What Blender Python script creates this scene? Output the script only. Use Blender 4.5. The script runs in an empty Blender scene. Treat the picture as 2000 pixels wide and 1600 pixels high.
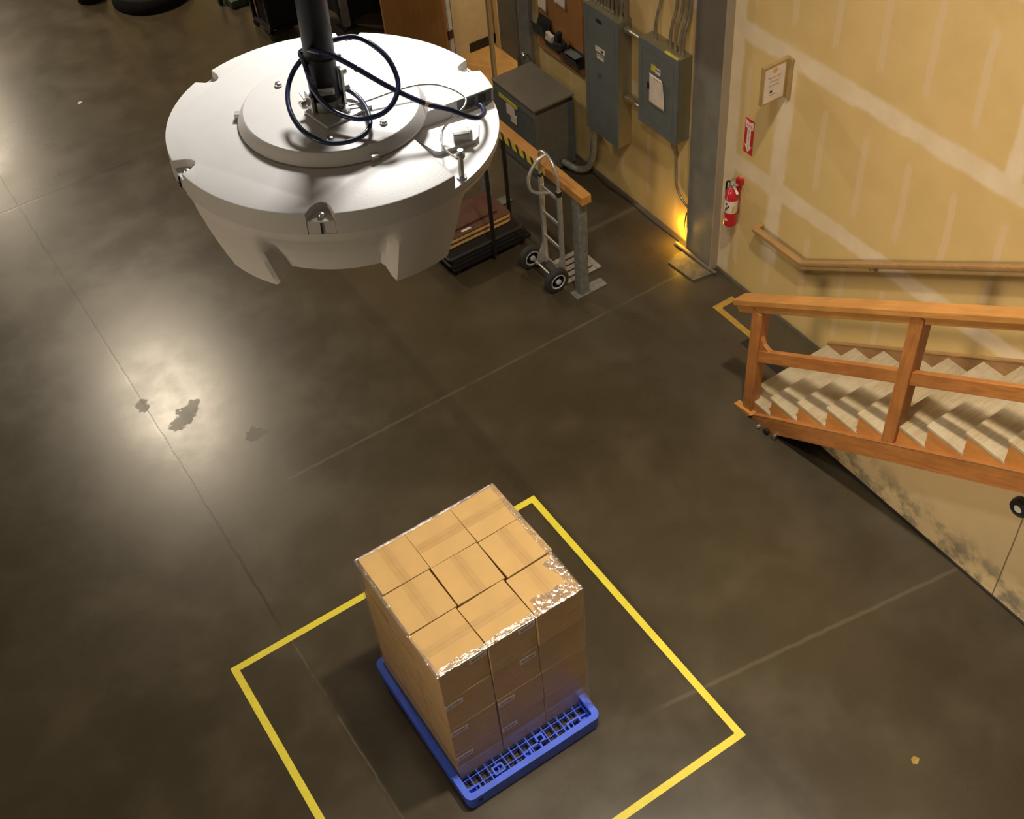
import bpy, bmesh, math, random
from mathutils import Vector, Matrix, noise as mnoise
R = math.radians
random.seed(7)
scene = bpy.context.scene
col = scene.collection

# ------------------------------------------------------------------ camera
CAM_POS = Vector((-2.77395585, -4.83072187, 7.09267115))
YAW, PITCH, ROLL, FPX = 1.06632906, 0.8311694, -0.10768979, 2312.83
fwd = Vector((math.cos(PITCH)*math.cos(YAW), math.cos(PITCH)*math.sin(YAW), -math.sin(PITCH)))
rgt = fwd.cross(Vector((0, 0, 1))).normalized(); upv = rgt.cross(fwd)
r2 = rgt*math.cos(ROLL) + upv*math.sin(ROLL); u2 = upv*math.cos(ROLL) - rgt*math.sin(ROLL)
cd = bpy.data.cameras.new('camera'); cam = bpy.data.objects.new('camera', cd); col.objects.link(cam)
cd.sensor_fit = 'HORIZONTAL'; cd.sensor_width = 36; cd.lens = FPX/2000*36; cd.clip_start = .05; cd.clip_end = 200
cam.matrix_world = Matrix(((r2.x, u2.x, -fwd.x, CAM_POS.x), (r2.y, u2.y, -fwd.y, CAM_POS.y), (r2.z, u2.z, -fwd.z, CAM_POS.z), (0, 0, 0, 1)))
scene.camera = cam

# ------------------------------------------------------------------ world, lights, exposure
scene.view_settings.view_transform = 'Standard'; scene.view_settings.look = 'None'
scene.view_settings.exposure = 0.0; scene.view_settings.gamma = 1.0
w = bpy.data.worlds.new('world'); scene.world = w; w.use_nodes = True
w.node_tree.nodes['Background'].inputs[0].default_value = (1.0, .80, .56, 1)
w.node_tree.nodes['Background'].inputs[1].default_value = .10

def lamp(name, loc, power, radius, color, target=None, spread=180):
    d = bpy.data.lights.new(name, 'AREA'); d.shape = 'DISK'; d.size = radius*2; d.energy = power; d.color = color
    d.spread = R(spread)
    o = bpy.data.objects.new(name, d); col.objects.link(o); o.location = loc
    if target is not None:
        o.rotation_euler = (Vector(target)-Vector(loc)).to_track_quat('-Z', 'Y').to_euler()
    return o
lamp('ceiling_lamp', (.45, -1.9, 8.0), 140, .16, (1.0, .85, .64), None, 92)
lamp('ceiling_lamp', (-1.02, -1.50, 6.92), 104, .26, (1.0, .95, .88))
lamp('ceiling_lamp', (-10.0, -3.5, 5.5), 44, .9, (1.0, .80, .55), (2.4, -2.0, 1.5), 44)
lamp('ceiling_lamp', (-.88, 10.98, 8.0), 590, .42, (1.0, .84, .62))
lamp('ceiling_lamp', (-1.6, 21.8, 8.0), 700, .42, (1.0, .84, .62))
lamp('ceiling_lamp', (2.98, 4.75, 2.75), 50, .15, (1.0, .82, .58))

# ------------------------------------------------------------------ node helpers
def newmat(name):
    m = bpy.data.materials.new(name); m.use_nodes = True
    nt = m.node_tree; b = nt.nodes['Principled BSDF']
    return m, nt, b
class G:
    """tiny node-graph helper"""
    def __init__(s, nt): s.nt = nt
    def n(s, t, **k):
        x = s.nt.nodes.new(t)
        for a, v in k.items(): setattr(x, a, v)
        return x
    def set(s, sock, v):
        if isinstance(v, bpy.types.NodeSocket): s.nt.links.new(v, sock)
        elif v is not None: sock.default_value = v
    def m(s, op, a, b=None, c=None, clamp=False):
        x = s.n('ShaderNodeMath', operation=op); x.use_clamp = clamp
        for i, v in enumerate((a, b, c)):
            if v is not None: s.set(x.inputs[i], v)
        return x.outputs[0]
    def mix(s, f, a, b):
        x = s.n('ShaderNodeMix', data_type='RGBA'); s.set(x.inputs[0], f)
        for i, v in ((6, a), (7, b)):
            s.set(x.inputs[i], v if isinstance(v, bpy.types.NodeSocket) else (*v[:3], 1))
        return x.outputs[2]
    def coord(s, kind='Object'):
        return s.n('ShaderNodeTexCoord').outputs[kind]
    def xyz(s, v):
        x = s.n('ShaderNodeSeparateXYZ'); s.set(x.inputs[0], v); return x.outputs
    def mapping(s, v, scale=(1, 1, 1), loc=(0, 0, 0), rot=(0, 0, 0)):
        x = s.n('ShaderNodeMapping'); s.set(x.inputs[0], v)
        x.inputs['Scale'].default_value = scale; x.inputs['Location'].default_value = loc; x.inputs['Rotation'].default_value = rot
        return x.outputs[0]
    def noise(s, v, scale, detail=4, rough=.55, dist=0, out=0):
        x = s.n('ShaderNodeTexNoise'); s.set(x.inputs['Vector'], v); x.inputs['Scale'].default_value = scale
        x.inputs['Detail'].default_value = detail; x.inputs['Roughness'].default_value = rough; x.inputs['Distortion'].default_value = dist
        return x.outputs[out]
    def ramp(s, f, lo, hi, a=0., b=1.):
        x = s.n('ShaderNodeMapRange'); x.clamp = True; x.interpolation_type = 'SMOOTHSTEP'
        s.set(x.inputs[0], f); x.inputs[1].default_value = lo; x.inputs[2].default_value = hi
        x.inputs[3].default_value = a; x.inputs[4].default_value = b
        return x.outputs[0]
    def band(s, v, c, hw, soft):
        """1 inside |v-c|<hw with soft edges"""
        return s.ramp(s.m('ABSOLUTE', s.m('SUBTRACT', v, c)), hw, hw+soft, 1, 0)
    def rng(s, v, a, b, soft=.03):
        return s.m('MULTIPLY', s.ramp(v, a-soft, a), s.ramp(v, b, b+soft, 1, 0))
    def bump(s, h, strength=.2, dist=.002):
        x = s.n('ShaderNodeBump'); x.inputs['Strength'].default_value = strength; x.inputs['Distance'].default_value = dist
        s.set(x.inputs['Height'], h); return x.outputs[0]

def plain(name, c, rough=.5, metal=0., var=.12, scale=12, spec=.5, bump=0., coat=0.):
    m, nt, b = newmat(name); g = G(nt)
    f = g.noise(g.coord(), scale, 5)
    lo = tuple(x*(1-var) for x in c); hi = tuple(min(1, x*(1+var)) for x in c)
    nt.links.new(g.mix(g.ramp(f, .3, .7), lo, hi), b.inputs['Base Color'])
    b.inputs['Roughness'].default_value = rough; b.inputs['Metallic'].default_value = metal
    b.inputs['Specular IOR Level'].default_value = spec
    if coat: b.inputs['Coat Weight'].default_value = coat; b.inputs['Coat Roughness'].default_value = .15
    if bump: nt.links.new(g.bump(g.noise(g.coord(), 160, 3), bump, .001), b.inputs['Normal'])
    return m

def wood(name, a, b_, scale=(14, 1.2, 14), rough=.45, rot=0):
    m, nt, b = newmat(name); g = G(nt)
    oi = g.n('ShaderNodeObjectInfo')
    v = g.n('ShaderNodeVectorMath', operation='ADD'); g.set(v.inputs[0], g.coord()); 
    cx = g.n('ShaderNodeCombineXYZ'); g.set(cx.inputs[0], g.m('MULTIPLY', oi.outputs['Random'], 7.)); g.set(v.inputs[1], cx.outputs[0])
    gr = g.noise(g.mapping(g.mapping(v.outputs[0], rot=(R(rot), 0, 0)), scale), 3.2, 6, .62, 1.1)
    bl = g.noise(v.outputs[0], 3.1, 3)
    c1 = g.mix(g.ramp(gr, .35, .68), a, b_)
    c2 = g.mix(g.ramp(bl, .35, .75, 0, .45), c1, tuple(x*.62 for x in a))
    nt.links.new(c2, b.inputs['Base Color']); b.inputs['Roughness'].default_value = rough
    nt.links.new(g.bump(gr, .12, .001), b.inputs['Normal'])
    return m

# ------------------------------------------------------------------ mesh helpers
class MB:
    def __init__(s): s.bm = bmesh.new()
    def _add(s, vs, fs):
        bv = [s.bm.verts.new(v) for v in vs]
        out = []
        for f in fs:
            try: out.append(s.bm.faces.new([bv[i] for i in f]))
            except ValueError: pass
        return bv, out
    def box(s, lo, hi, bevel=0., rot=None, about=None, seg=2):
        x0, y0, z0 = lo; x1, y1, z1 = hi
        vs = [Vector(v) for v in ((x0, y0, z0), (x1, y0, z0), (x1, y1, z0), (x0, y1, z0), (x0, y0, z1), (x1, y0, z1), (x1, y1, z1), (x0, y1, z1))]
        if rot is not None:
            c = Vector(about) if about is not None else (vs[0]+vs[6])/2
            vs = [c + rot @ (v-c) for v in vs]
        bv, bf = s._add(vs, [(0, 3, 2, 1), (4, 5, 6, 7), (0, 1, 5, 4), (1, 2, 6, 5), (2, 3, 7, 6), (3, 0, 4, 7)])
        if bevel > 0:
            es = list({e for f in bf for e in f.edges})
            bmesh.ops.bevel(s.bm, geom=es, offset=bevel, segments=seg, affect='EDGES', profile=.6)
        return s
    def bar(s, a, b, wx, wy, up=(0, 0, 1), bevel=0.):
        """rectangular bar from a to b; wx across, wy along 'up'"""
        a = Vector(a); b = Vector(b); d = (b-a).normalized(); up = Vector(up)
        x = d.cross(up).normalized(); y = x.cross(d).normalized()
        vs = []
        for p in (a, b):
            for sx, sy in ((-1, -1), (1, -1), (1, 1), (-1, 1)): vs.append(p + x*sx*wx/2 + y*sy*wy/2)
        bv, bf = s._add(vs, [(0, 1, 2, 3), (7, 6, 5, 4), (0, 4, 5, 1), (1, 5, 6, 2), (2, 6, 7, 3), (3, 7, 4, 0)])
        bmesh.ops.recalc_face_normals(s.bm, faces=bf)
        if bevel > 0:
            es = list({e for f in bf for e in f.edges})
            bmesh.ops.bevel(s.bm, geom=es, offset=bevel, segments=2, affect='EDGES', profile=.6)
        return s
    def prism(s, poly, axis, a, b, bevel=0.):
        """poly of 2-D points extruded along axis ('x': pts are (y,z); 'y': (x,z); 'z': (x,y)) from a to b"""
        def P(p, t): return {'x': (t, p[0], p[1]), 'y': (p[0], t, p[1]), 'z': (p[0], p[1], t)}[axis]
        n = len(poly)
        vs = [P(p, a) for p in poly] + [P(p, b) for p in poly]
        fs = [tuple(range(n)), tuple(range(2*n-1, n-1, -1))] + [(i, i+n, (i+1) % n+n, (i+1) % n) for i in range(n)]
        bv, bf = s._add(vs, fs)
        bmesh.ops.recalc_face_normals(s.bm, faces=bf)
        if bevel > 0:
            es = list({e for f in bf for e in f.edges})
            bmesh.ops.bevel(s.bm, geom=es, offset=bevel, segments=2, affect='EDGES', profile=.6)
        return s
    def lathe(s, prof, p0=(0, 0, 0), axis=(0, 0, 1), seg=24, caps=True):
        """prof: list of (radius, height) along axis from p0"""
        p0 = Vector(p0); ax = Vector(axis).normalized()
        x = ax.orthogonal().normalized(); y = ax.cross(x)
        vs = []; fs = []
        for r, h in prof:
            for i in range(seg):
                t = 2*math.pi*i/seg; vs.append(p0 + ax*h + (x*math.cos(t)+y*math.sin(t))*r)
        n = len(prof)
        for k in range(n-1):
            for i in range(seg):
                j = (i+1) % seg; fs.append((k*seg+i, k*seg+j, (k+1)*seg+j, (k+1)*seg+i))
        if caps:
            fs.append(tuple(range(seg-1, -1, -1))); fs.append(tuple(range((n-1)*seg, n*seg)))
        bv, bf = s._add(vs, fs)
        bmesh.ops.recalc_face_normals(s.bm, faces=bf)
        return s
    def cyl(s, a, b, r, seg=20, r1=None):
        a = Vector(a); b = Vector(b); L = (b-a).length
        return s.lathe([(r, 0), (r if r1 is None else r1, L)], a, b-a, seg)
    def tube(s, pts, r, seg=10, sub=8, closed=False):
        P = [Vector(p) for p in pts]
        if sub > 1 and len(P) > 2:
            Q = []; n = len(P)
            for i in range(n if closed else n-1):
                p0 = P[i-1] if (i > 0 or closed) else P[0]*2-P[1]
                p1 = P[i]; p2 = P[(i+1) % n]
                p3 = P[(i+2) % n] if (i+2 < n or closed) else P[-1]*2-P[-2]
                for k in range(sub):
                    t = k/sub
                    Q.append(.5*((2*p1)+(p2-p0)*t+(2*p0-5*p1+4*p2-p3)*t*t+(3*p1-p0-3*p2+p3)*t**3))
            if not closed: Q.append(P[-1])
            P = Q
        vs = []; fs = []; n = len(P); prev = None
        for i, p in enumerate(P):
            if closed: d = (P[(i+1) % n]-P[i-1]).normalized()
            else: d = (P[min(i+1, n-1)]-P[max(i-1, 0)]).normalized()
            if prev is None: x = d.orthogonal().normalized()
            else: x = (prev-d*prev.dot(d)).normalized()
            prev = x; y = d.cross(x)
            for k in range(seg):
                t = 2*math.pi*k/seg; vs.append(p+(x*math.cos(t)+y*math.sin(t))*r)
        for i in range(n if closed else n-1):
            for k in range(seg):
                j = (k+1) % seg; q = (i+1) % n
                fs.append((i*seg+k, i*seg+j, q*seg+j, q*seg+k))
        if not closed:
            fs.append(tuple(range(seg-1, -1, -1))); fs.append(tuple(range((n-1)*seg, n*seg)))
        bv, bf = s._add(vs, fs)
        bmesh.ops.recalc_face_normals(s.bm, faces=bf)
        return s
    def grid(s, f, nu, nv, cu=False):
        vs = [f(i/nu, j/nv) for j in range(nv+1) for i in range(nu if cu else nu+1)]
        w_ = nu if cu else nu+1
        fs = []
        for j in range(nv):
            for i in range(nu):
                k = (i+1) % w_ if cu else i+1
                fs.append((j*w_+i, j*w_+k, (j+1)*w_+k, (j+1)*w_+i))
        s._add(vs, fs); return s
    def build(s, name, mat, parent=None, origin=(0, 0, 0), smooth=None, local=False):
        """coordinates are world coordinates (or the parent's own frame when local=True)"""
        me = bpy.data.meshes.new(name); off = Vector(origin)
        if parent is not None:
            off = Vector((0, 0, 0)) if local else Vector(parent['_o'])
        bmesh.ops.translate(s.bm, verts=s.bm.verts, vec=-off)
        s.bm.normal_update(); s.bm.to_mesh(me); s.bm.free()
        for m in (mat if isinstance(mat, (list, tuple)) else [mat]): me.materials.append(m)
        if smooth is not None:
            me.polygons.foreach_set('use_smooth', [True]*len(me.polygons))
            me.set_sharp_from_angle(angle=R(smooth))
        o = bpy.data.objects.new(name, me); col.objects.link(o)
        if parent is not None: o.parent = parent
        else: o.location = off
        o['_o'] = tuple(off) if parent is None else parent['_o']
        return o
def tag(o, label=None, cat=None, group=None, kind=None):
    if label: o['label'] = label
    if cat: o['category'] = cat
    if group: o['group'] = group
    if kind: o['kind'] = kind
    return o
def thing(name, label, cat, loc, group=None, matrix=None):
    o = bpy.data.objects.new(name, None); col.objects.link(o); o.empty_display_size = .1
    if matrix is not None: o.matrix_world = matrix
    else: o.location = loc
    o['_o'] = tuple(loc)
    return tag(o, label, cat, group)
def struct(mb, name, mat, **k): return tag(mb.build(name, mat, **k), kind='structure')
def text_mesh(name, txt, size, mat, M, parent, align='CENTER', extrude=.0004):
    cu = bpy.data.curves.new(name, 'FONT'); cu.body = txt; cu.size = size; cu.align_x = align; cu.align_y = 'CENTER'; cu.extrude = extrude
    t = bpy.data.objects.new(name, cu); col.objects.link(t)
    bpy.context.view_layer.update()
    me = bpy.data.meshes.new_from_object(t); col.objects.unlink(t); bpy.data.objects.remove(t)
    off = Vector(parent['_o']); me.transform(Matrix.Translation(-off) @ M); me.materials.append(mat)
    o = bpy.data.objects.new(name, me); col.objects.link(o); o.parent = parent; o['_o'] = parent['_o']
    return o
def frame(o, x, y):
    """4x4 with columns x, y, x cross y at o"""
    x = Vector(x).normalized(); y = Vector(y).normalized(); z = x.cross(y); o = Vector(o)
    return Matrix(((x.x, y.x, z.x, o.x), (x.y, y.y, z.y, o.y), (x.z, y.z, z.z, o.z), (0, 0, 0, 1)))

# ------------------------------------------------------------------ materials of the place
def floor_material():
    m, nt, b = newmat('polished_concrete'); g = G(nt); v = g.coord(); x, y, z = g.xyz(v)
    n1 = g.noise(v, .55, 5, .55, .2); n2 = g.noise(v, 1.7, 7, .58, .15); n3 = g.noise(v, 9, 6, .6); n4 = g.noise(v, 60, 3)
    c = g.mix(g.ramp(n1, .3, .72), (.036, .0275, .0145), (.056, .0435, .0240))
    c = g.mix(g.ramp(n2, .42, .75, 0, .55), c, (.076, .060, .035))
    c = g.mix(g.ramp(n3, .55, .8, 0, .35), c, (.030, .023, .014))
    c = g.mix(g.ramp(n4, .62, .8, 0, .3), c, (.11, .09, .06))
    # greyer band along the foot of the staircase and wall
    grey = g.m('MULTIPLY', g.ramp(x, .9, 2.0), g.ramp(n2, .3, .7, .15, .55))
    c = g.mix(grey, c, (.060, .053, .043))
    wob = g.m('MULTIPLY', g.m('SUBTRACT', g.noise(v, 7, 4), .5), .03)
    xw = g.m('ADD', x, wob); yw = g.m('ADD', y, wob)
    brk = g.ramp(g.noise(v, 5, 5, .7), .35, .6)
    # saw joints: dark along the far lane, pale where it is filled
    dk = g.m('MULTIPLY', g.band(xw, -2.095, .007, .006), g.ramp(y, -.1, .5))
    d2 = g.m('MULTIPLY', g.band(yw, 6.17, .010, .006), g.m('MULTIPLY', g.rng(x, -8, -1.0, .4), 1.))
    d3 = g.m('MULTIPLY', g.band(xw, -.02, .03, .05), .35)
    dark = g.m('MAXIMUM', g.m('MAXIMUM', dk, d2), d3)
    l1 = g.m('MULTIPLY', g.m('MULTIPLY', g.band(xw, -2.085, .004, .006), g.ramp(y, -.2, .2, 1, 0)), brk)
    l2 = g.m('MULTIPLY', g.m('MULTIPLY', g.band(yw, 1.285, .006, .012), g.rng(x, -1.35, 2.45, .25)), g.ramp(brk, 0, 1, .25, .8))
    slope = g.m('ADD', y, g.m('MULTIPLY', x, .155))
    l3 = g.m('MULTIPLY', g.m('MULTIPLY', g.band(g.m('ADD', slope, wob), -2.0, .006, .016), g.rng(x, -.2, 1.95, .2)), .7)
    l4 = g.m('MULTIPLY', g.m('MULTIPLY', g.band(yw, 2.28, .01, .03), g.rng(x, 2.05, 2.76, .1)), .6)
    light = g.m('MAXIMUM', g.m('MAXIMUM', l1, l2), g.m('MAXIMUM', l3, l4))
    c = g.mix(g.m('MULTIPLY', dark, .8), c, (.018, .013, .008))
    c = g.mix(g.m('MULTIPLY', light, .30), c, (.20, .165, .11))
    # worn patches with ragged outlines
    nz = g.n('ShaderNodeTexNoise'); g.set(nz.inputs['Vector'], v); nz.inputs['Scale'].default_value = 7.; nz.inputs['Detail'].default_value = 7; nz.inputs['Roughness'].default_value = .62
    sub = g.n('ShaderNodeVectorMath', operation='SUBTRACT'); g.set(sub.inputs[0], nz.outputs['Color']); sub.inputs[1].default_value = (.5, .5, .5)
    scl = g.n('ShaderNodeVectorMath', operation='SCALE'); g.set(scl.inputs[0], sub.outputs[0]); scl.inputs['Scale'].default_value = .34
    wv = g.n('ShaderNodeVectorMath', operation='ADD'); g.set(wv.inputs[0], v); g.set(wv.inputs[1], scl.outputs[0])
    def blot(cx, cy, rx, ry, rot=0):
        cc, ss = math.cos(rot), math.sin(rot); px_, py_, _ = g.xyz(wv.outputs[0])
        dx = g.m('SUBTRACT', px_, cx); dy = g.m('SUBTRACT', py_, cy)
        a_ = g.m('DIVIDE', g.m('ADD', g.m('MULTIPLY', dx, cc), g.m('MULTIPLY', dy, ss)), rx)
        b_ = g.m('DIVIDE', g.m('SUBTRACT', g.m('MULTIPLY', dy, cc), g.m('MULTIPLY', dx, ss)), ry)
        return g.ramp(g.m('ADD', g.m('POWER', a_, 2.), g.m('POWER', b_, 2.)), .8, 1.1, 1, 0)
    bl = g.m('MAXIMUM', blot(-1.86, 2.43, .17, .09, R(38)), g.m('MAXIMUM', g.m('MULTIPLY', blot(-1.44, 1.88, .09, .07), 1.), blot(-2.10, 2.72, .05, .08)))
    c = g.mix(g.m('MULTIPLY', bl, .6), c, (.030, .024, .014))
    pock = g.m('MULTIPLY', g.ramp(g.noise(g.mapping(v, (1, .7, 1), rot=(0, 0, .6)), 30, 6, .78), .655, .70), .6)
    c = g.mix(pock, c, (.025, .018, .011))
    nt.links.new(c, b.inputs['Base Color'])
    rr = g.ramp(n2, .3, .75, .26, .32); rr = g.m('ADD', rr, g.m('MULTIPLY', g.m('MAXIMUM', g.m('MULTIPLY', bl, .45), pock), .2))
    nt.links.new(rr, b.inputs['Roughness']); b.inputs['Specular IOR Level'].default_value = .5
    h = g.m('ADD', g.m('MULTIPLY', n3, .5), g.m('MULTIPLY', n4, .35)); h = g.m('SUBTRACT', h, g.m('MULTIPLY', g.m('MAXIMUM', dk, d2), 2.))
    nt.links.new(g.bump(h, .05, .003), b.inputs['Normal'])
    return m

def drywall_material():
    """unpainted drywall: taped joints and screw columns filled with pale compound"""
    m, nt, b = newmat('taped_drywall'); g = G(nt); v = g.coord(); x, y, z = g.xyz(v)
    wob = g.m('MULTIPLY', g.m('SUBTRACT', g.noise(v, 2.6, 4, .6), .5), .09)
    fine = g.m('MULTIPLY', g.m('SUBTRACT', g.noise(v, 14, 3), .5), .03)
    ww = g.m('ADD', wob, fine)
    yw = g.m('ADD', y, ww); zw = g.m('ADD', z, ww)
    base = g.mix(g.ramp(g.noise(v, 3, 5), .3, .7), (.52, .365, .155), (.57, .405, .18))
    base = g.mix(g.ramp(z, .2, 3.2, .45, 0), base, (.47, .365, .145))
    H = None
    for zz in (1.225, 2.40, 3.62, 4.84):
        k = g.band(zw, zz, .055, .05); H = k if H is None else g.m('MAXIMUM', H, k)
    V = g.m('MULTIPLY', g.band(yw, .545, .055, .05), g.m('MULTIPLY', g.rng(z, .55, 2.40, .15), 1.))
    for yy, a, c_ in ((-1.41, 2.40, 3.62), (-1.95, -.2, 1.225), (-1.95, 1.3, 2.4), (1.09, -.2, 9), (3.0, 1.2, 2.4), (2.35, 2.4, 9), (-3.4, 2.4, 9)):
        V = g.m('MAXIMUM', V, g.m('MULTIPLY', g.band(yw, yy, .05, .035), g.rng(z, a, c_, .02)))
    ph = g.m('SUBTRACT', g.m('FRACT', g.m('ADD', g.m('DIVIDE', g.m('SUBTRACT', g.m('ADD', y, g.m('MULTIPLY', ww, .5)), .145), .40), 20.5)), .5)
    S = g.ramp(g.m('ABSOLUTE', ph), .055, .085, 1, 0)
    zz = g.m('ADD', z, g.m('MULTIPLY', g.m('SUBTRACT', g.noise(g.mapping(v, (0, 2.5, .0)), 1.7, 2), .5), .35))
    rows = g.m('MAXIMUM', g.m('MAXIMUM', g.rng(zz, 2.68, 3.30, .06), g.rng(zz, 1.48, 2.10, .06)), g.rng(zz, .25, .95, .06))
    S = g.m('MULTIPLY', S, g.m('MULTIPLY', rows, .62))
    hv = g.m('MAXIMUM', H, V)
    mudc = g.mix(g.ramp(g.noise(v, 5, 5, .6), .3, .7), (.60, .48, .325), (.66, .55, .40))
    pinkc = (.58, .43, .27)
    c = g.mix(S, base, pinkc); c = g.mix(g.m('MULTIPLY', hv, .85), c, mudc)
    foot_tone = g.ramp(z, .0, .10, .35, 0)  # wall colour turns darker towards the floor
    c = g.mix(foot_tone, c, (.25, .2, .12))
    sm = g.m('MULTIPLY', g.ramp(g.noise(v, 3.4, 6, .7), .70, .76), .35)
    c = g.mix(sm, c, (.38, .26, .09))
    nt.links.new(c, b.inputs['Base Color']); b.inputs['Roughness'].default_value = .85; b.inputs['Specular IOR Level'].default_value = .2
    nt.links.new(g.bump(g.m('ADD', hv, g.noise(v, 120, 2)), .10, .002), b.inputs['Normal'])
    return m

def stained_wall_material():
    m, nt, b = newmat('scuffed_beige_drywall'); g = G(nt); v = g.coord(); x, y, z = g.xyz(v)
    base = g.mix(g.ramp(g.noise(v, 2.2, 5), .3, .7), (.60, .46, .26), (.66, .50, .27))
    st = g.m('MULTIPLY', g.ramp(z, .12, .46, 1, 0), g.ramp(g.noise(v, 5.5, 6, .62), .42, .62))
    c = g.mix(g.m('MULTIPLY', st, .85), base, (.17, .15, .11))
    seam = g.band(g.m('ADD', y, g.m('MULTIPLY', g.noise(v, 6, 2), .006)), -2.60, .0035, .003)
    c = g.mix(g.m('MULTIPLY', seam, .85), c, (.12, .09, .05))
    nt.links.new(c, b.inputs['Base Color']); b.inputs['Roughness'].default_value = .8
    return m

def tread_material():
    m, nt, b = newmat('worn_plywood_tread'); g = G(nt); v = g.coord(); oi = g.n('ShaderNodeObjectInfo')
    a = g.n('ShaderNodeVectorMath', operation='ADD'); g.set(a.inputs[0], v)
    cb = g.n('ShaderNodeCombineXYZ'); g.set(cb.inputs[1], g.m('MULTIPLY', oi.outputs['Random'], 9.)); g.set(a.inputs[1], cb.outputs[0])
    gr = g.noise(g.mapping(a.outputs[0], (1.6, 16, 16)), 2.6, 6, .6, 1.6)
    wear = g.noise(a.outputs[0], 4, 5, .6)
    c = g.mix(g.ramp(gr, .35, .7), (.30, .235, .135), (.40, .33, .215))
    c = g.mix(g.ramp(wear, .35, .7, 0, .7), c, (.42, .37, .27))
    nt.links.new(c, b.inputs['Base Color']); b.inputs['Roughness'].default_value = .65
    nt.links.new(g.bump(gr, .15, .001), b.inputs['Normal'])
    return m

def film_material(name, fac, rough=.16, dif=.32, tint=(.95, .94, .96)):
    m, nt, b = newmat(name); g = G(nt); nt.nodes.remove(b)
    out = nt.nodes['Material Output']; v = g.coord()
    tr = g.n('ShaderNodeBsdfTransparent'); tr.inputs[0].default_value = (*tint, 1)
    gl = g.n('ShaderNodeBsdfGlossy'); gl.inputs['Color'].default_value = (1, 1, 1, 1); gl.inputs['Roughness'].default_value = rough
    df = g.n('ShaderNodeBsdfDiffuse'); df.inputs['Color'].default_value = (.72, .70, .78, 1)
    st = g.noise(g.mapping(v, (2.2, 2.2, 38), rot=(R(12), R(-14), 0)), 2.0, 5, .6, .4)
    cr = g.noise(v, 34, 4, .6, 1.0)
    nrm = g.bump(g.m('ADD', st, cr), .55, .006)
    nt.links.new(nrm, gl.inputs['Normal'])
    mx1 = g.n('ShaderNodeMixShader'); mx1.inputs[0].default_value = 1-dif
    nt.links.new(gl.outputs[0], mx1.inputs[2]); nt.links.new(df.outputs[0], mx1.inputs[1])
    mx = g.n('ShaderNodeMixShader')
    nt.links.new(g.ramp(st, .35, .75, fac*.6, fac*1.5), mx.inputs[0])
    nt.links.new(tr.outputs[0], mx.inputs[1]); nt.links.new(mx1.outputs[0], mx.inputs[2])
    nt.links.new(mx.outputs[0], out.inputs['Surface'])
    return m

def barcode_material():
    m, nt, b = newmat('barcode_label'); g = G(nt); v = g.coord('Generated'); x, y, z = g.xyz(v)
    bars = g.ramp(g.noise(g.mapping(v, (46, 0, 0)), 1.0, 1), .48, .52)
    inside = g.m('MULTIPLY', g.rng(x, .12, .88, .01), g.rng(z, .22, .8, .02))
    c = g.mix(g.m('MULTIPLY', bars, inside), (.62, .57, .52), (.05, .045, .04))
    nt.links.new(c, b.inputs['Base Color']); b.inputs['Roughness'].default_value = .5
    return m

def tape_seam_material():
    m, nt, b = newmat('carton_tape'); g = G(nt); v = g.coord('Generated'); x, y, z = g.xyz(v)
    ln = g.band(g.m('ADD', x, g.m('MULTIPLY', g.noise(v, 3), .01)), .5, .012, .012)
    c = g.mix(g.ramp(g.noise(g.coord(), 8, 4), .3, .7), (.385, .240, .088), (.425, .268, .105))
    c = g.mix(g.m('MULTIPLY', ln, .75), c, (.25, .14, .05))
    nt.links.new(c, b.inputs['Base Color']); b.inputs['Roughness'].default_value = .5
    return m

def hazard_material():
    m, nt, b = newmat('yellow_black_tape'); g = G(nt); v = g.coord(); x, y, z = g.xyz(v)
    t = g.m('FRACT', g.m('DIVIDE', g.m('ADD', y, g.m('MULTIPLY', z, -.35)), .115))
    c = g.mix(g.m('GREATER_THAN', t, .62), (.78, .56, .05), (.02, .018, .015))
    nt.links.new(c, b.inputs['Base Color']); b.inputs['Roughness'].default_value = .4
    return m

def column_material():
    m, nt, b = newmat('two_tone_column_paint'); g = G(nt); v = g.coord(); x, y, z = g.xyz(v)
    n_ = g.noise(v, 6, 5)
    lo = g.mix(g.ramp(n_, .3, .7), (.150, .142, .122), (.185, .172, .145)); hi = g.mix(g.ramp(n_, .3, .7), (.105, .088, .074), (.125, .105, .088))
    c = g.mix(g.ramp(g.m('ADD', z, g.m('MULTIPLY', n_, .12)), 1.93, 2.06), lo, hi)
    c = g.mix(g.m('MULTIPLY', g.ramp(y, 1.178, 1.163), .7), c, (.36, .30, .21))
    nt.links.new(c, b.inputs['Base Color']); b.inputs['Roughness'].default_value = .55
    return m

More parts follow.
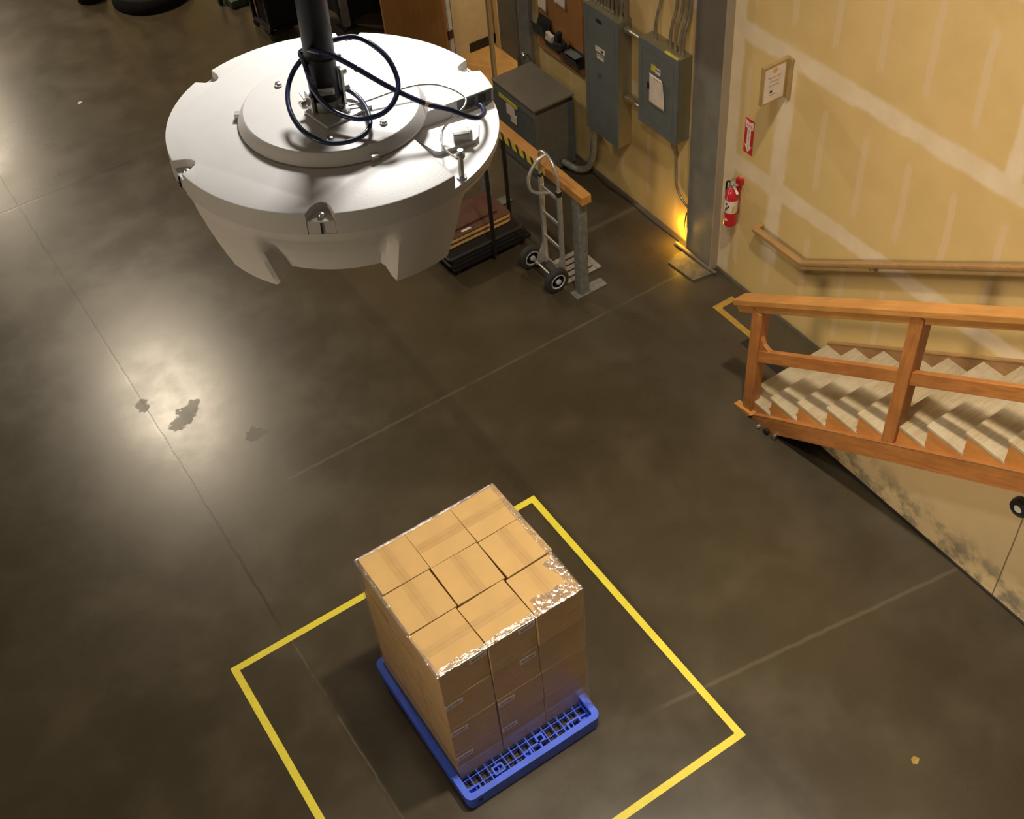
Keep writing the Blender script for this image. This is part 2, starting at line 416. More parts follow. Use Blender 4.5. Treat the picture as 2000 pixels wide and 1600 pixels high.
M = dict(
    floor=floor_material(), drywall=drywall_material(), stained=stained_wall_material(), tread=tread_material(),
    steel=plain('grey_painted_column', (.165, .155, .135), .6, var=.18, scale=6),
    steel_worn=plain('dusty_grey_concrete', (.085, .075, .055), .8, var=.3, scale=14), column=column_material(),
    panel=plain('blue_grey_enamel', (.112, .124, .122), .5, var=.08, scale=5),
    enclosure=plain('steel_wall_reflection', (.20, .175, .105), .38, .35, var=.05, scale=4), lid=plain('dusty_lid', (.125, .112, .090), .55, var=.1, scale=4),  # enclosure: grey steel with the wall's tan reflection put into its colour
    panel_dark=plain('dark_blue_grey_enamel', (.078, .086, .086), .55, var=.1),
    galv=plain('galvanised_steel', (.20, .205, .19), .5, .35, var=.2, scale=22),
    hub=plain('hub_paint', (.34, .34, .35), .4), alu=plain('aluminium', (.55, .54, .52), .34, .7, var=.12, scale=30),
    chrome=plain('bright_screw', (.75, .75, .75), .2, 1.),
    whitemetal=plain('pale_bracket_metal', (.66, .65, .64), .4, .15),
    zinc=plain('zinc_bracket', (.55, .55, .54), .3, .75),
    conduit=plain('conduit_steel', (.34, .30, .22), .35, .7),
    black=plain('black_plastic', (.012, .012, .013), .45),
    blackmetal=plain('black_painted_steel', (.010, .0095, .010), .45, spec=.25),
    rubber=plain('black_rubber', (.018, .017, .016), .75),
    darkcloth=plain('dark_fabric', (.010, .009, .010), .9, spec=.2),
    white=plain('white_paint', (.70, .67, .62), .5),
    paper=plain('white_paper', (.62, .53, .45), .8, var=.06),
    wht_plastic=plain('pale_grey_plastic', (.63, .62, .61), .42, var=.02, bump=.15, spec=.45),
    lower_plastic=plain('white_shell_plastic', (.72, .70, .68), .55, var=.02),
    blue=plain('blue_pallet_plastic', (.045, .115, .74), .42, var=.12, scale=9),
    bluecable=plain('dark_blue_cable', (.016, .028, .085), .28, var=.2),
    carton=plain('brown_cardboard', (.46, .300, .122), .72, var=.05, scale=5, spec=.25),
    tape=tape_seam_material(), barcode=barcode_material(),
    yellow=plain('yellow_floor_tape', (.66, .57, .035), .5, var=.05),
    oldyellow=plain('dull_yellow_floor_tape', (.33, .20, .03), .6, var=.2, scale=20),
    filmside=film_material('stretch_film', .15), filmlip=film_material('crumpled_stretch_film', .34, .17, dif=.12),
    filmfoot=film_material('layered_stretch_film', .30),
    stairwood=wood('stained_fir', (.33, .125, .033), (.44, .185, .050), (12, 1.1, 12), rot=33.3), postwood=wood('stained_fir_post', (.33, .125, .033), (.44, .185, .050), (12, 12, 1.1)),
    railwood=wood('stained_fir_rail', (.42, .19, .048), (.50, .245, .070), (12, 1.0, 12), rot=33.3), deckrail=wood('varnished_pine', (.42, .19, .048), (.50, .245, .070), (12, 1.0, 12)),
    stairpanel=wood('orange_fir_ply', (.46, .19, .045), (.54, .25, .07), (10, 1.6, 10)),
    handrail=wood('oak_handrail', (.30, .17, .065), (.38, .23, .09), (14, 1.2, 14)),
    skirt=wood('stringer_against_wall', (.24, .125, .05), (.30, .165, .07), (12, 1.4, 12)),
    doorwood=wood('birch_door', (.30, .155, .045), (.36, .19, .06), (9, 9, .7)),
    signwood=wood('sign_frame_wood', (.30, .20, .075), (.38, .26, .10), (10, 10, 2)),
    corkboard=wood('brown_hardboard', (.30, .135, .040), (.34, .155, .05), (2, 2, 2)),
    cream=plain('cream_wall_paint', (.62, .47, .24), .7, var=.05),
    vinyl=plain('tan_vinyl_floor', (.46, .25, .075), .45, var=.2, scale=3),
    baseblack=plain('black_vinyl_base', (.014, .012, .011), .5),
    red=plain('red_enamel', (.42, .014, .022), .3, coat=.4), redsign=plain('red_sign', (.52, .022, .022), .45),
    hazard=hazard_material(),
    brown=plain('brown_vinyl_top', (.075, .028, .015), .5, var=.25, scale=7), tan=plain('tan_edge_band', (.50, .33, .12), .5),
    amber=plain('orange_logo_print', (.60, .30, .08), .6), ink=plain('faded_grey_print', (.27, .24, .20), .7), darkink=plain('dark_print', (.05, .045, .04), .7),
    green=plain('dull_green_paint', (.035, .055, .03), .5), yellowlabel=plain('yellow_label', (.50, .44, .05), .5),
    brass=plain('steel_knob', (.6, .58, .5), .22, 1.),
)

# ------------------------------------------------------------------ the setting
WX = 2.76
struct(MB().box((-16, -9, -.2), (WX+.16, 26, 0)), 'floor', M['floor'])
wr = MB()
wr.box((WX, -9, 0), (WX+.16, 3.97, 8.6)); wr.box((WX, 3.97, 2.15), (WX+.16, 5.62, 8.6)); wr.box((WX, 5.81, 0), (WX+.16, 26, 8.6))
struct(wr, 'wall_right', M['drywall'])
# metal track along the foot of the drywall
struct(MB().box((WX-.012, -.2, .0), (WX, 3.95, .035)), 'baseboard_right', M['conduit'])
cb = MB(); cb.box((WX-.062, 1.15, 0), (WX+.02, 1.50, 8.6), .006)
cb.box((WX-.075, 1.15, 0.02), (WX-.058, 1.165, 8.6)); cb.box((WX-.075, 1.485, 0.02), (WX-.058, 1.5, 8.6))
struct(cb, 'trim_1', M['column'])
bl = MB(); bl.prism([(WX-.30, 1.46), (WX-.06, 1.52), (WX-.06, 1.10), (WX-.28, 1.14)], 'z', -.01, .012)
bl.tube([(WX-.085, 1.62, .02), (WX-.09, 1.45, .03), (WX-.085, 1.25, .022), (WX-.07, 1.08, .02)], .018, 8, 5)
struct(bl, 'trim_2', M['steel_worn'])
# alcove with the grey door
struct(MB().box((WX+.0, 3.97, -.15), (4.2, 5.67, .006)), 'floor_alcove', M['vinyl'])
struct(MB().box((2.713, 5.62, 0.), (4.2, 5.67+.13, 2.9)), 'wall_back', M['cream'])
struct(MB().box((2.955, 5.608, .006), (3.30, 5.62, .115)), 'baseboard_back', M['baseblack'])
struct(MB().box((3.30, 3.9, 0), (3.42, 5.62, 2.9)), 'wall_alcove', M['cream'])
d1 = tag(MB().box((3.262, 4.30, .012), (3.298, 5.45, 2.1), .002).build('door_1', M['panel']), kind='structure')
MB().box((3.25, 5.455, .006), (3.30, 5.53, 2.15)).build('door_frame', M['cream'], d1)
jb = tag(MB().box((WX-.045, 3.955, 0), (WX+.05, 4.20, 2.15), .004).build('door_3', M['steel']), kind='structure')
MB().box((WX-.052, 4.17, 0), (WX-.02, 4.21, 2.15)).build('door_frame', M['conduit'], jb)
MB().lathe([(.004, 0), (.016, .004), (.016, .02), (.03, .03), (.033, .05), (.024, .066), (.0, .07)], (WX-.045, 4.02, .83), (-1, 0, 0), 16).build('door_knob', M['brass'], jb, smooth=40)
struct(MB().box((WX-.02, 4.76, 0), (WX+.02, 4.80, 2.15)), 'trim_3', M['cream'])
d2 = tag(MB().box((1.915, 5.48, .012), (2.60, 5.522, 2.1), .002).build('door_2', M['doorwood']), kind='structure')
MB().box((2.60, 5.478, .012), (2.634, 5.524, 2.1), .002).build('edge_strip', M['railwood'], d2)
df = MB(); df.box((2.645, 5.49, 0), (2.70, 5.60, 2.15)); df.box((2.652, 5.48, 0), (2.668, 5.49, 2.15)); df.build('door_frame', M['white'], d2)
hg = MB(); hg.box((2.625, 5.472, .36), (2.692, 5.49, .45)); hg.cyl((2.64, 5.47, .355), (2.64, 5.47, .455), .009, 10); hg.build('hinge', M['brown'], d2)
MB().box((2.702, 5.50, 0), (2.712, 5.60, 2.15)).build('gap_shade_strip', M['baseblack'], d2)  # black strip standing in for the shade in the gap beside the frame

# ------------------------------------------------------------------ staircase
RISE, RUN, NST = .182, .272, 15
Y0, Z0 = -.27, .145           # nosing of the first tread
XO, XI = 1.862, 2.735         # outer and inner end of the treads
SL = RISE/RUN
stair = thing('staircase', 'orange stained wooden staircase with open railing rising along the drywall', 'staircase', (2.3, -.3, 0))
cg = MB(); poly = [(Y0+.02, 0)]
for k in range(NST):
    y = Y0-RUN*k; z = Z0+RISE*k
    poly += [(y, z-.024), (y-RUN, z-.024)]
ye = Y0-RUN*NST; ze = Z0+RISE*(NST-1)
poly += [(ye, ze-.40), (Y0-.42, 0)]
# saw-tooth carriage as strips (keeps every face convex)
for k in range(NST):
    y = Y0-RUN*k; z = Z0+RISE*k
    zb1 = max(0, z-.30); zb2 = max(0, z-.30+RISE)
    cg.prism([(y, zb1 if k else 0), (y, z-.024), (y-RUN, z-.024), (y-RUN, min(z-.03, zb2))], 'x', XO-.004, XO+.034)
cg.build('carriage', M['stairpanel'], stair)
for k in range(NST):
    y = Y0-RUN*k; z = Z0+RISE*k
    MB().box((XO-.006, y-RUN-.012, z-.026), (XI, y+.022, z), .004).build('tread', M['tread'], stair)
    MB().box((XO+.03, y-.018, max(0, z-RISE)), (XI, y, z-.026)).build('riser', M['stairpanel'], stair)
# outer trim board
def yz_board(y0, zt0, y1, zt1, h0, h1): return [(y0, zt0-h0), (y0, zt0), (y1, zt1), (y1, zt1-h1)]
ob = MB(); ys = -.44; zs = .055; ye2 = -4.4; sl = .657
ob.prism([(-.335, .0), (-.42, .062), (ye2, .062+sl*(-.42-ye2)), (ye2, -.125+sl*(-.42-ye2)), (-.60, .0)], 'x', 1.822, 1.858, .003)
ob.build('stringer_board', M['stairwood'], stair)
tl = MB(); tl.prism([(-.425, .058), (-.43, .066), (ye2, .066+sl*(-.43-ye2)), (ye2, .058+sl*(-.43-ye2))], 'x', 1.820, 1.86); tl.build('top_edge', M['handrail'], stair)
MB().prism([(-.20, .0), (-.20, .02), (-.34, .045), (-.40, .045), (-.36, 0)], 'x', 1.80, 1.86, .003).build('foot_block', M['railwood'], stair)
# posts, rails
def post(y, z0, z1, wx=.085, wy=.085):
    mb = MB(); mb.box((1.8265, y-wy/2, z0), (1.8265+wx, y+wy/2, z1), .008); mb.build('post', M['postwood'], stair)
post(-.315, .0, 1.085, .088, .10); post(-1.64, .80, 2.03, .09, .10); post(-2.98, 1.70, 2.93); post(-4.3, 2.55, 3.7)
rs = .668
tr = MB(); ya, za = -.075, 1.01
tr.bar((1.875, ya, za-.0), (1.875, -4.5, za+rs*(ya+4.5)), .13, .045, bevel=.006)
tr.bar((1.862, ya-.03, za-.055), (1.862, -4.5, za-.035+rs*(ya+4.5)), .045, .06, bevel=.004)
tr.build('top_rail', M['railwood'], stair)
mr = MB(); mr.bar((1.862, -.33, .63), (1.862, -4.45, .63+.652*(4.45-.33)), .042, .098, bevel=.004); mr.build('middle_rail', M['stairwood'], stair)
gu = MB(); gu.prism([(-.36, .86), (-.36, .66), (-.56, .80), (-.46, .775), (-.40, .80)], 'x', 1.846, 1.88, .003); gu.build('gusset', M['stairwood'], stair)
# skirt board against the wall
sk = MB(); sk.prism([(-.245, .0), (-.245, .165), (-4.4, .165+.672*4.155), (-4.4, -.30+.672*4.155), (-.6, 0)], 'x', WX-.026, WX-.002, .003); sk.build('wall_skirt', M['skirt'], stair)
sc = MB(); sc.prism([(-.25, .165), (-.25, .178), (-4.4, .178+.672*4.15), (-4.4, .165+.672*4.15)], 'x', WX-.032, WX-.002); sc.build('skirt_cap', M['handrail'], stair)
# wall under the stairs
uw = MB(); uw.prism([(-.93, 0), (-.93, .18), (-4.4, .18+.655*3.47), (-4.4, 0)], 'x', 2.035, 2.10)
struct(uw, 'wall_stairs', M['stained'])
ft = MB(); ft.box((2.021, -6.0, 0), (2.035, -.93, .016)); struct(ft, 'baseboard_stairs', M['baseblack'])
struct(MB().box((2.035, -9, 0), (2.10, -4.4, 2.6)), 'wall_stairs_end', M['stained'])
# round black fitting on the wall under the stairs
wl = thing('wall_fixture', 'round black fitting with a pale centre on the wall under the staircase stringer', 'fixture', (2.035, -2.53, 1.0))
MB().lathe([(.04, 0), (.066, .005), (.070, .03), (.063, .055), (.034, .062), (.034, .052)], (2.033, -2.575, .99), (-1, 0, 0), 24).build('housing', M['black'], wl, smooth=35)
MB().lathe([(.033, 0), (.027, .010), (.0, .013)], (1.985, -2.575, .99), (-1, 0, 0), 20).build('centre_cap', M['white'], wl, smooth=35)
# hardware lying against the foot of the stringer
for i, (yy, xx, r_, mt, lb) in enumerate(((-.50, 1.79, .016, 'zinc', 'small shiny bolt on the floor under the stair foot'), (-.58, 1.80, .026, 'black', 'small black caster wheel on the floor under the stringer'), (-.655, 1.81, .024, 'brass', 'small brassy roller on the floor under the stringer, farthest from the newel post'))):
    c_ = MB(); c_.lathe([(r_*.5, 0), (r_, .004), (r_, .03), (r_*.5, .034)], (xx-.017, yy, r_), (1, 0, 0), 14)
    tag(c_.build(('bolt', 'caster', 'roller')[i], M[mt], origin=(xx, yy, 0), smooth=35), lb, ('bolt', 'caster wheel', 'roller')[i])

# wall handrail
hr = thing('wall_handrail', 'long wooden handrail mounted on the drywall above the stairs', 'handrail', (WX, .1, .7))
P0, P1, P2 = Vector((WX-.075, .66, .80)), Vector((WX-.075, .10, .80)), Vector((WX-.075, -4.4, .80+.66*4.5))
a = MB(); a.bar(P0, P1, .055, .042, bevel=.012); a.bar(P1+Vector((0, .01, -.004)), P2, .055, .042, bevel=.012); a.build('rail', M['handrail'], hr)
MB().box((WX-.10, .625, .78), (WX-.002, .668, .822), .006).build('return_end', M['handrail'], hr)
for yy in (.45, -.55, -1.75, -3.0):
    zz = .80 if yy > .1 else .80+.66*(.1-yy)
    b_ = MB(); b_.tube([(WX-.075, yy, zz-.022), (WX-.07, yy, zz-.05), (WX-.03, yy, zz-.065), (WX-.002, yy, zz-.065)], .006, 8, 4); b_.lathe([(.022, 0), (.02, .006)], (WX-.001, yy, zz-.065), (-1, 0, 0), 14)
    b_.build('bracket', M['conduit'], hr, smooth=40)

# ------------------------------------------------------------------ floor tape
TW = .0508
ysq = thing('floor_tape', 'bright yellow tape square marked on the floor around the blue pallet', 'tape', (-1.27, -1.21, 0))
SA, SB = 2.534, 2.418
for lo, hi in (((-SA, -TW, 0), (0, 0, .0015)), ((-TW, -SB, 0), (0, -TW, .0015)), ((-SA, -SB, 0), (-SA+TW, -TW, .0015)), ((-SA+TW, -SB, 0), (-TW, -SB+TW, .0015))):
    MB().box(lo, hi).build('strip', M['yellow'], ysq)
os_ = thing('floor_tape', 'dull orange tape corner on the floor at the foot of the stairs', 'tape', (2.5, .7, 0))
for lo, hi in (((2.40, .72, 0), (2.62, .78, .0015)), ((2.40, -.02, 0), (2.455, .72, .0015))):
    MB().box(lo, hi).build('strip', M['oldyellow'], os_)
tag(MB().box((2.30, -.30, .0), (2.385, .30, .003)).build('floor_strip', M['black'], origin=(2.34, 0, 0)), 'black strip on the floor behind the stair newel post', 'strip')
for i, (px, py, s_, lb) in enumerate(((.735, -3.15, .03, 'small orange scrap lying on the floor at lower right'), (-3.1, -1.9, .012, 'tiny white paper chip on the floor left of the tape square'), (-.95, 7.6, .03, 'tiny white scrap on the floor in the left aisle'), (1.05, 6.85, .03, 'tiny white scrap on the floor beyond the hanging disc'))):
    mb = MB(); mb.prism([(px-s_, py-s_*.4), (px-s_*.2, py-s_), (px+s_, py-s_*.3), (px+s_*.5, py+s_*.8), (px-s_*.5, py+s_*.6)], 'z', 0, .003)
    tag(mb.build('floor_scrap', M['oldyellow' if i == 0 else 'paper'], origin=(px, py, 0)), lb, 'scrap')

# ------------------------------------------------------------------ pallet
PXa, PXb, PYa, PYb, PH, DK = -1.715, -.705, -1.83, -.62, .135, .062
pal = thing('plastic_pallet', 'blue plastic pallet under the wrapped cartons', 'pallet', ((PXa+PXb)/2, (PYa+PYb)/2, 0))
def rrect(x0, y0, x1, y1, r, n=5):
    pts = []
    for cx, cy, a0 in ((x1-r, y1-r, 0), (x0+r, y1-r, 90), (x0+r, y0+r, 180), (x1-r, y0+r, 270)):
        for i in range(n+1):
            t = R(a0+90*i/n); pts.append((cx+r*math.cos(t), cy+r*math.sin(t)))
    return pts
def ring(mb, o, i, z0, z1):
    n = len(o); vs = []
    for p in o: vs.append((p[0], p[1], z0))
    for p in o: vs.append((p[0], p[1], z1))
    for p in i: vs.append((p[0], p[1], z1))
    for p in i: vs.append((p[0], p[1], z0))
    fs = []
    for k in range(4):
        for a_ in range(n):
            b__ = (a_+1) % n; fs.append((k*n+a_, k*n+b__, ((k+1) % 4)*n+b__, ((k+1) % 4)*n+a_))
    bv, bf = mb._add(vs, fs); bmesh.ops.recalc_face_normals(mb.bm, faces=bf)
O_ = rrect(PXa, PYa, PXb, PYb, .05); I_ = rrect(PXa+.042, PYa+.042, PXb-.042, PYb-.042, .02)
mb = MB(); ring(mb, O_, I_, .10, PH); ring(mb, rrect(PXa+.006, PYa+.006, PXb-.006, PYb-.006, .046), rrect(PXa+.030, PYa+.030, PXb-.030, PYb-.030, .02), .006, .10)
mb.build('rim', M['blue'], pal)
dk = MB()
x_ = PXa+.04
nx = 15
for i in range(nx+1):
    xx = PXa+.042+(PXb-PXa-.084)*i/nx; dk.box((xx-.0035, PYa+.036, .025), (xx+.0035, PYb-.036, DK))
ny = 18
for j in range(ny+1):
    yy = PYa+.042+(PYb-PYa-.084)*j/ny; dk.box((PXa+.036, yy-.003, .03), (PXb-.036, yy+.003, DK-.001))
for cx_, cy_, wx_, wy_ in ((-1.63, -1.755, .05, .03), (-1.43, -1.72, .04, .03), (-1.16, -1.745, .045, .03), (-1.1, -1.70, .03, .028), (-.86, -1.745, .05, .03)):   # reinforced cells
    ring(dk, rrect(cx_-wx_, cy_-wy_, cx_+wx_, cy_+wy_, .006, 2), rrect(cx_-wx_+.012, cy_-wy_+.012, cx_+wx_-.012, cy_+wy_-.012, .004, 2), .03, DK+.012)
dk.build('deck_grid', M['blue'], pal)
for fx in (PXa+.075, (PXa+PXb)/2, PXb-.075):
    for fy in (PYa+.085, (PYa+PYb)/2, PYb-.085):
        MB().box((fx-.042, fy-.05, 0), (fx+.042, fy+.05, .0248), .006).build('foot', M['blue'], pal)
def slit(lo, hi): MB().box(lo, hi).build('slit', M['black'], pal)
for k in range(3):
    slit((PXa+.0045, PYa+.06, .050+.02*k), (PXa+.012, PYa+.10, .056+.02*k)); slit((PXb-.012, PYa+.06, .046+.018*k), (PXb-.0045, PYa+.13, .050+.018*k))
    slit((PXa+.07, PYa+.0035, .050+.02*k), (PXa+.10, PYa+.012, .056+.02*k))
for cx_ in (-1.50, -1.33, -1.12, -.93):
    for k in range(5): slit((cx_+k*.016, PYa+.003, .088), (cx_+.010+k*.016, PYa+.012, .097))

# ------------------------------------------------------------------ cartons
CW, CD, CH, B0 = .3275, .319, .3195, .0645
GX = [-1.4925, -1.1655, -.8395]; GY = [-1.478, -1.160, -.842]      # column centres; rows front, middle, back
top_off = {(0, 2): (.012, .004, 0), (1, 2): (.008, .000, .4), (2, 2): (.006, -.004, 1.0), (0, 1): (.002, .002, .6), (1, 1): (.006, .002, -.3), (2, 1): (.010, -.003, 1.6), (0, 0): (-.006, .0, 1.5), (1, 0): (-.006, -.002, 2.0), (2, 0): (-.004, -.009, 1.3)}
seam_dir = {(0, 2): 'y', (1, 2): 'x', (2, 2): 'x', (0, 1): 'y', (1, 1): 'y', (2, 1): 'y', (0, 0): 'x', (1, 0): 'x', (2, 0): 'y'}
def make_carton(kind):
    """carton with parts; kind = (seam direction, label side or None)"""
    seam, lab = kind
    root = bpy.data.objects.new('carton', None); root['_o'] = (0, 0, 0); root.empty_display_size = .1; col.objects.link(root)
    hx, hy = CW/2-.003, CD/2-.003
    MB().box((-hx, -hy, 0), (hx, hy, CH-.0015), .0035).build('box_body', M['carton'], root)
    t = MB()
    if seam == 'y': t.box((-.034, -hy+.004, CH-.0015), (.034, hy-.004, CH-.0008))
    else: t.box((-.034, -hx+.004, CH-.0015), (.034, hx-.004, CH-.0008))
    to = t.build('tape', M['tape'], root)
    if seam == 'x': to.rotation_euler = (0, 0, R(90))
    if lab:
        side, off = lab
        l = MB()
        if side == 'f': l.box((off-.058, -hy-.0012, CH-.092), (off+.058, -hy-.0002, CH-.045))
        else: l.box((-hx-.0012, -hy+.01, CH-.14), (-hx-.0002, -hy+.06, CH-.03))
        l.build('label', M['barcode'], root)
        if side == 'f2':
            pass
    return root
def copy_tree(o, parent=None):
    c = o.copy(); col.objects.link(c); c.parent = parent
    for ch in o.children: copy_tree(ch, c)
    return c
protos = {}
def carton(kind, loc, rot, label, group):
    if kind not in protos: o = protos[kind] = make_carton(kind)
    else: o = copy_tree(protos[kind])
    o.location = loc; o.rotation_euler = (0, 0, R(rot)); o['label'] = label; o['category'] = 'box'; o['group'] = group
    return o
side_l = ['left', 'middle', 'right']; row_l = ['front', 'middle', 'back']
TOPL = {(0, 0): 'top layer carton at the near corner, nearest to the viewer', (1, 0): 'top layer carton in the middle of the front edge',
        (2, 0): 'top layer carton at the right corner under crumpled shiny film', (0, 1): 'top layer carton in the middle of the left edge',
        (1, 1): 'top layer carton in the centre of the nine, beside the open gap', (2, 1): 'top layer carton in the middle of the right edge beside a wedge gap',
        (0, 2): 'top layer carton at the left corner of the stack', (1, 2): 'top layer carton in the middle of the back edge', (2, 2): 'top layer carton at the far back corner'}
LAYN = {2: 'second layer down', 1: 'third layer down', 0: 'bottom layer on blue pallet'}
for lay in range(4):
    for j in range(3):
        for i in range(3):
            z = B0+CH*lay
            if lay == 3:
                ox, oy, rt = top_off[i, j]
                lab = ('f', .10) if (i in (0, 1) and j == 0) else None
                carton((seam_dir[i, j], lab), (GX[i]+ox, GY[j]+oy, z), rt, 'brown cardboard ' + TOPL[i, j], 'brown cartons stacked on the pallet')
                continue
            if i == 1 and j == 1: continue
            lab = None
            if j == 0:
                if lay == 2: lab = ('f', -.10) if i == 0 else (('f', .085) if i == 1 else None)
                if lay == 1: lab = ('f', -.10) if i in (0, 1) else None
                if lay == 0: lab = ('f', -.10) if i in (0, 1) else None
            if j == 0: where = ['at the near corner', 'in the middle of the front face', 'at the right end of the front face'][i]
            elif i == 0: where = ['', 'in the middle of the left face', 'at the far end of the left face'][j]
            elif i == 2: where = ['', 'in the middle of the right face', 'at the far right corner behind'][j]
            else: where = 'in the middle of the back face'
            carton(('x' if (i+j+lay) % 2 else 'y', lab), (GX[i]+random.uniform(-.003, .003)-(.004 if i == 0 else 0), GY[j]+random.uniform(-.003, .003), z), random.uniform(-.3, .3),
                   'brown cardboard carton %s, %s' % (where, LAYN[lay]), 'brown cartons stacked on the pallet')

# ------------------------------------------------------------------ stretch wrap
wrap = thing('stretch_wrap', 'clear stretch film wrapped around the stacked brown cartons', 'plastic wrap', (-1.17, -1.16, .06))
LX0, LX1, LY0, LY1, LZ = -1.665, -.677, -1.648, -.683, B0+4*CH
def perim(t):
    """point on the load's outline and outward normal, t in 0..4"""
    k = int(t) % 4; f = t-int(t)
    return [((LX0+(LX1-LX0)*f, LY0), (0, -1)), ((LX1, LY0+(LY1-LY0)*f), (1, 0)), ((LX1-(LX1-LX0)*f, LY1), (0, 1)), ((LX0, LY1-(LY1-LY0)*f), (-1, 0))][k]
def wrapf(z0, z1, amp, off):
    def f(u, v_):
        (x, y), (nx_, ny_) = perim(u*4); z = z0+(z1-z0)*v_
        d = off+amp*(mnoise.noise(Vector((x*9, y*9, z*26)))+.5*mnoise.noise(Vector((x*30, y*30, z*50))))
        return (x+nx_*d, y+ny_*d, z)
    return f
MB().grid(wrapf(B0+.13, LZ+.001, .0020, .0030), 160, 60, True).build('side_film', M['filmside'], wrap, smooth=60)
MB().grid(wrapf(B0-.0, B0+.20, .0022, .0062), 160, 14, True).build('foot_film', M['filmfoot'], wrap, smooth=60)
# crumpled lip lying on the top edge
def lipf(u, v_):
    (x, y), (nx_, ny_) = perim(u*4); f = u*4-int(u*4); k = int(u*4) % 4
    wd = [.060, .055, .022, .030][k]*(.75+.6*mnoise.noise(Vector((u*19, 3.1, 0))))
    if k == 0: wd *= (1.0 if f < .70 else 2.2)
    if k == 1: wd *= (2.2 if f < .30 else .8)
    d = .0030-v_*max(.02, wd)
    zz = LZ+.0022+(.011*abs(mnoise.noise(Vector((x*40, y*40, v_*5))))+.005*abs(mnoise.noise(Vector((x*120, y*120, v_*9)))))*(1.0 if v_ > .1 else .35)
    cx = min(max(x-nx_*0, LX0-.006), LX1+.006)
    # mitre at the corners so neighbouring sides do not fold through each other
    lim = min(f, 1-f)*1.0
    inn = min(-min(d, 0), lim+.002) if d < 0 else 0
    return (x+nx_*(d if d > 0 else -inn), y+ny_*(d if d > 0 else -inn), zz)
MB().grid(lipf, 600, 14, True).build('top_lip', M['filmlip'], wrap, smooth=70)
tt = MB()
def tailf(u, v_):
    ang = u*2*math.pi; zz = .20*(1-v_)+.055
    r_ = .010+.022*v_+.006*mnoise.noise(Vector((ang*2, v_*7, 2)))
    return (-.735+.02*v_+r_*math.cos(ang)*1.0, -1.69-.075*v_+r_*.6*math.sin(ang), zz+.012*mnoise.noise(Vector((u*9, v_*9, 0))))
tt.grid(tailf, 18, 16, True); tt.build('film_tail', M['filmlip'], wrap, smooth=60)

# ------------------------------------------------------------------ hanging scanner head
SO = Vector((-1.962, -2.698, 5.635))
E1 = Vector((.93299711, -.35520452, -.05784582)); E2 = Vector((.35452378, .93478861, -.02198047)); EN = Vector((.06188118, 0, .99808352))
SM = Matrix(((E1.x, E2.x, EN.x, SO.x), (E1.y, E2.y, EN.y, SO.y), (E1.z, E2.z, EN.z, SO.z), (0, 0, 0, 1)))
scan = thing('overhead_scanner', 'large round white scanner housing hanging on a black pole', 'scanner', (0, 0, 0), matrix=SM)
RS = .364
def pol(r, th, z): return (r*math.sin(R(th)), -r*math.cos(R(th)), z)     # th: 0 = towards the viewer, 90 = right
# outline of the top plate with the pocket cut out between two straight edges
PA, PB, PC, PD = (.362*.999, .023), (.150, -.062), (.150, -.118), (.2155, -.2935)
PDEP = -.034
NT = [-11+60*k for k in range(6)]
NT = [-11, -70.5, -131, 168, 111]
tp = MB()
angA = math.degrees(math.atan2(.362, -.023)); angD = math.degrees(math.atan2(PD[0], -PD[1]))
outl = []
th = angA
def notch(thc):
    """outline detour round one screw notch (theta rising)"""
    hw = 4.6; pts = []
    for dt, rr in ((-hw, RS), (-hw*.86, RS-.012), (-hw*.72, RS-.024), (-hw*.42, RS-.036), (0, RS-.041), (hw*.42, RS-.036), (hw*.72, RS-.024), (hw*.86, RS-.012), (hw, RS)):
        pts.append(pol(rr, thc+dt, 0)[:2])
    return pts
nn = sorted([t if t > angA else t+360 for t in NT])
th = angA; end = angD+360; idx = 0
outl.append(pol(RS, th, 0)[:2])
while th < end-1.5:
    th += 2.5
    if idx < len(nn) and th > nn[idx]-5.5:
        outl += notch(nn[idx]); th = nn[idx]+5.5; idx += 1
    if th < end-.5: outl.append(pol(RS, th, 0)[:2])
outl.append(PD); outl.append(PC); outl.append(PB)
def fill_prism(mb, outline, z0, z1):
    n = len(outline)
    bv = [mb.bm.verts.new((p[0], p[1], z1)) for p in outline]; bv0 = [mb.bm.verts.new((p[0], p[1], z0)) for p in outline]
    f1 = mb.bm.faces.new(bv); f0 = mb.bm.faces.new(bv0[::-1])
    side = [mb.bm.faces.new((bv[i], bv0[i], bv0[(i+1) % n], bv[(i+1) % n])) for i in range(n)]
    bmesh.ops.recalc_face_normals(mb.bm, faces=[f1, f0]+side)
    return bv, f1, f0
bv, f1, f0 = fill_prism(tp, outl, -.052, 0)
es = [e for e in f1.edges]
bmesh.ops.bevel(tp.bm, geom=es, offset=.0035, segments=2, affect='EDGES', profile=.6)
bmesh.ops.triangulate(tp.bm, faces=[f for f in tp.bm.faces if len(f.verts) > 4])
tp.build('top_shell', M['wht_plastic'], scan, local=True, smooth=38)
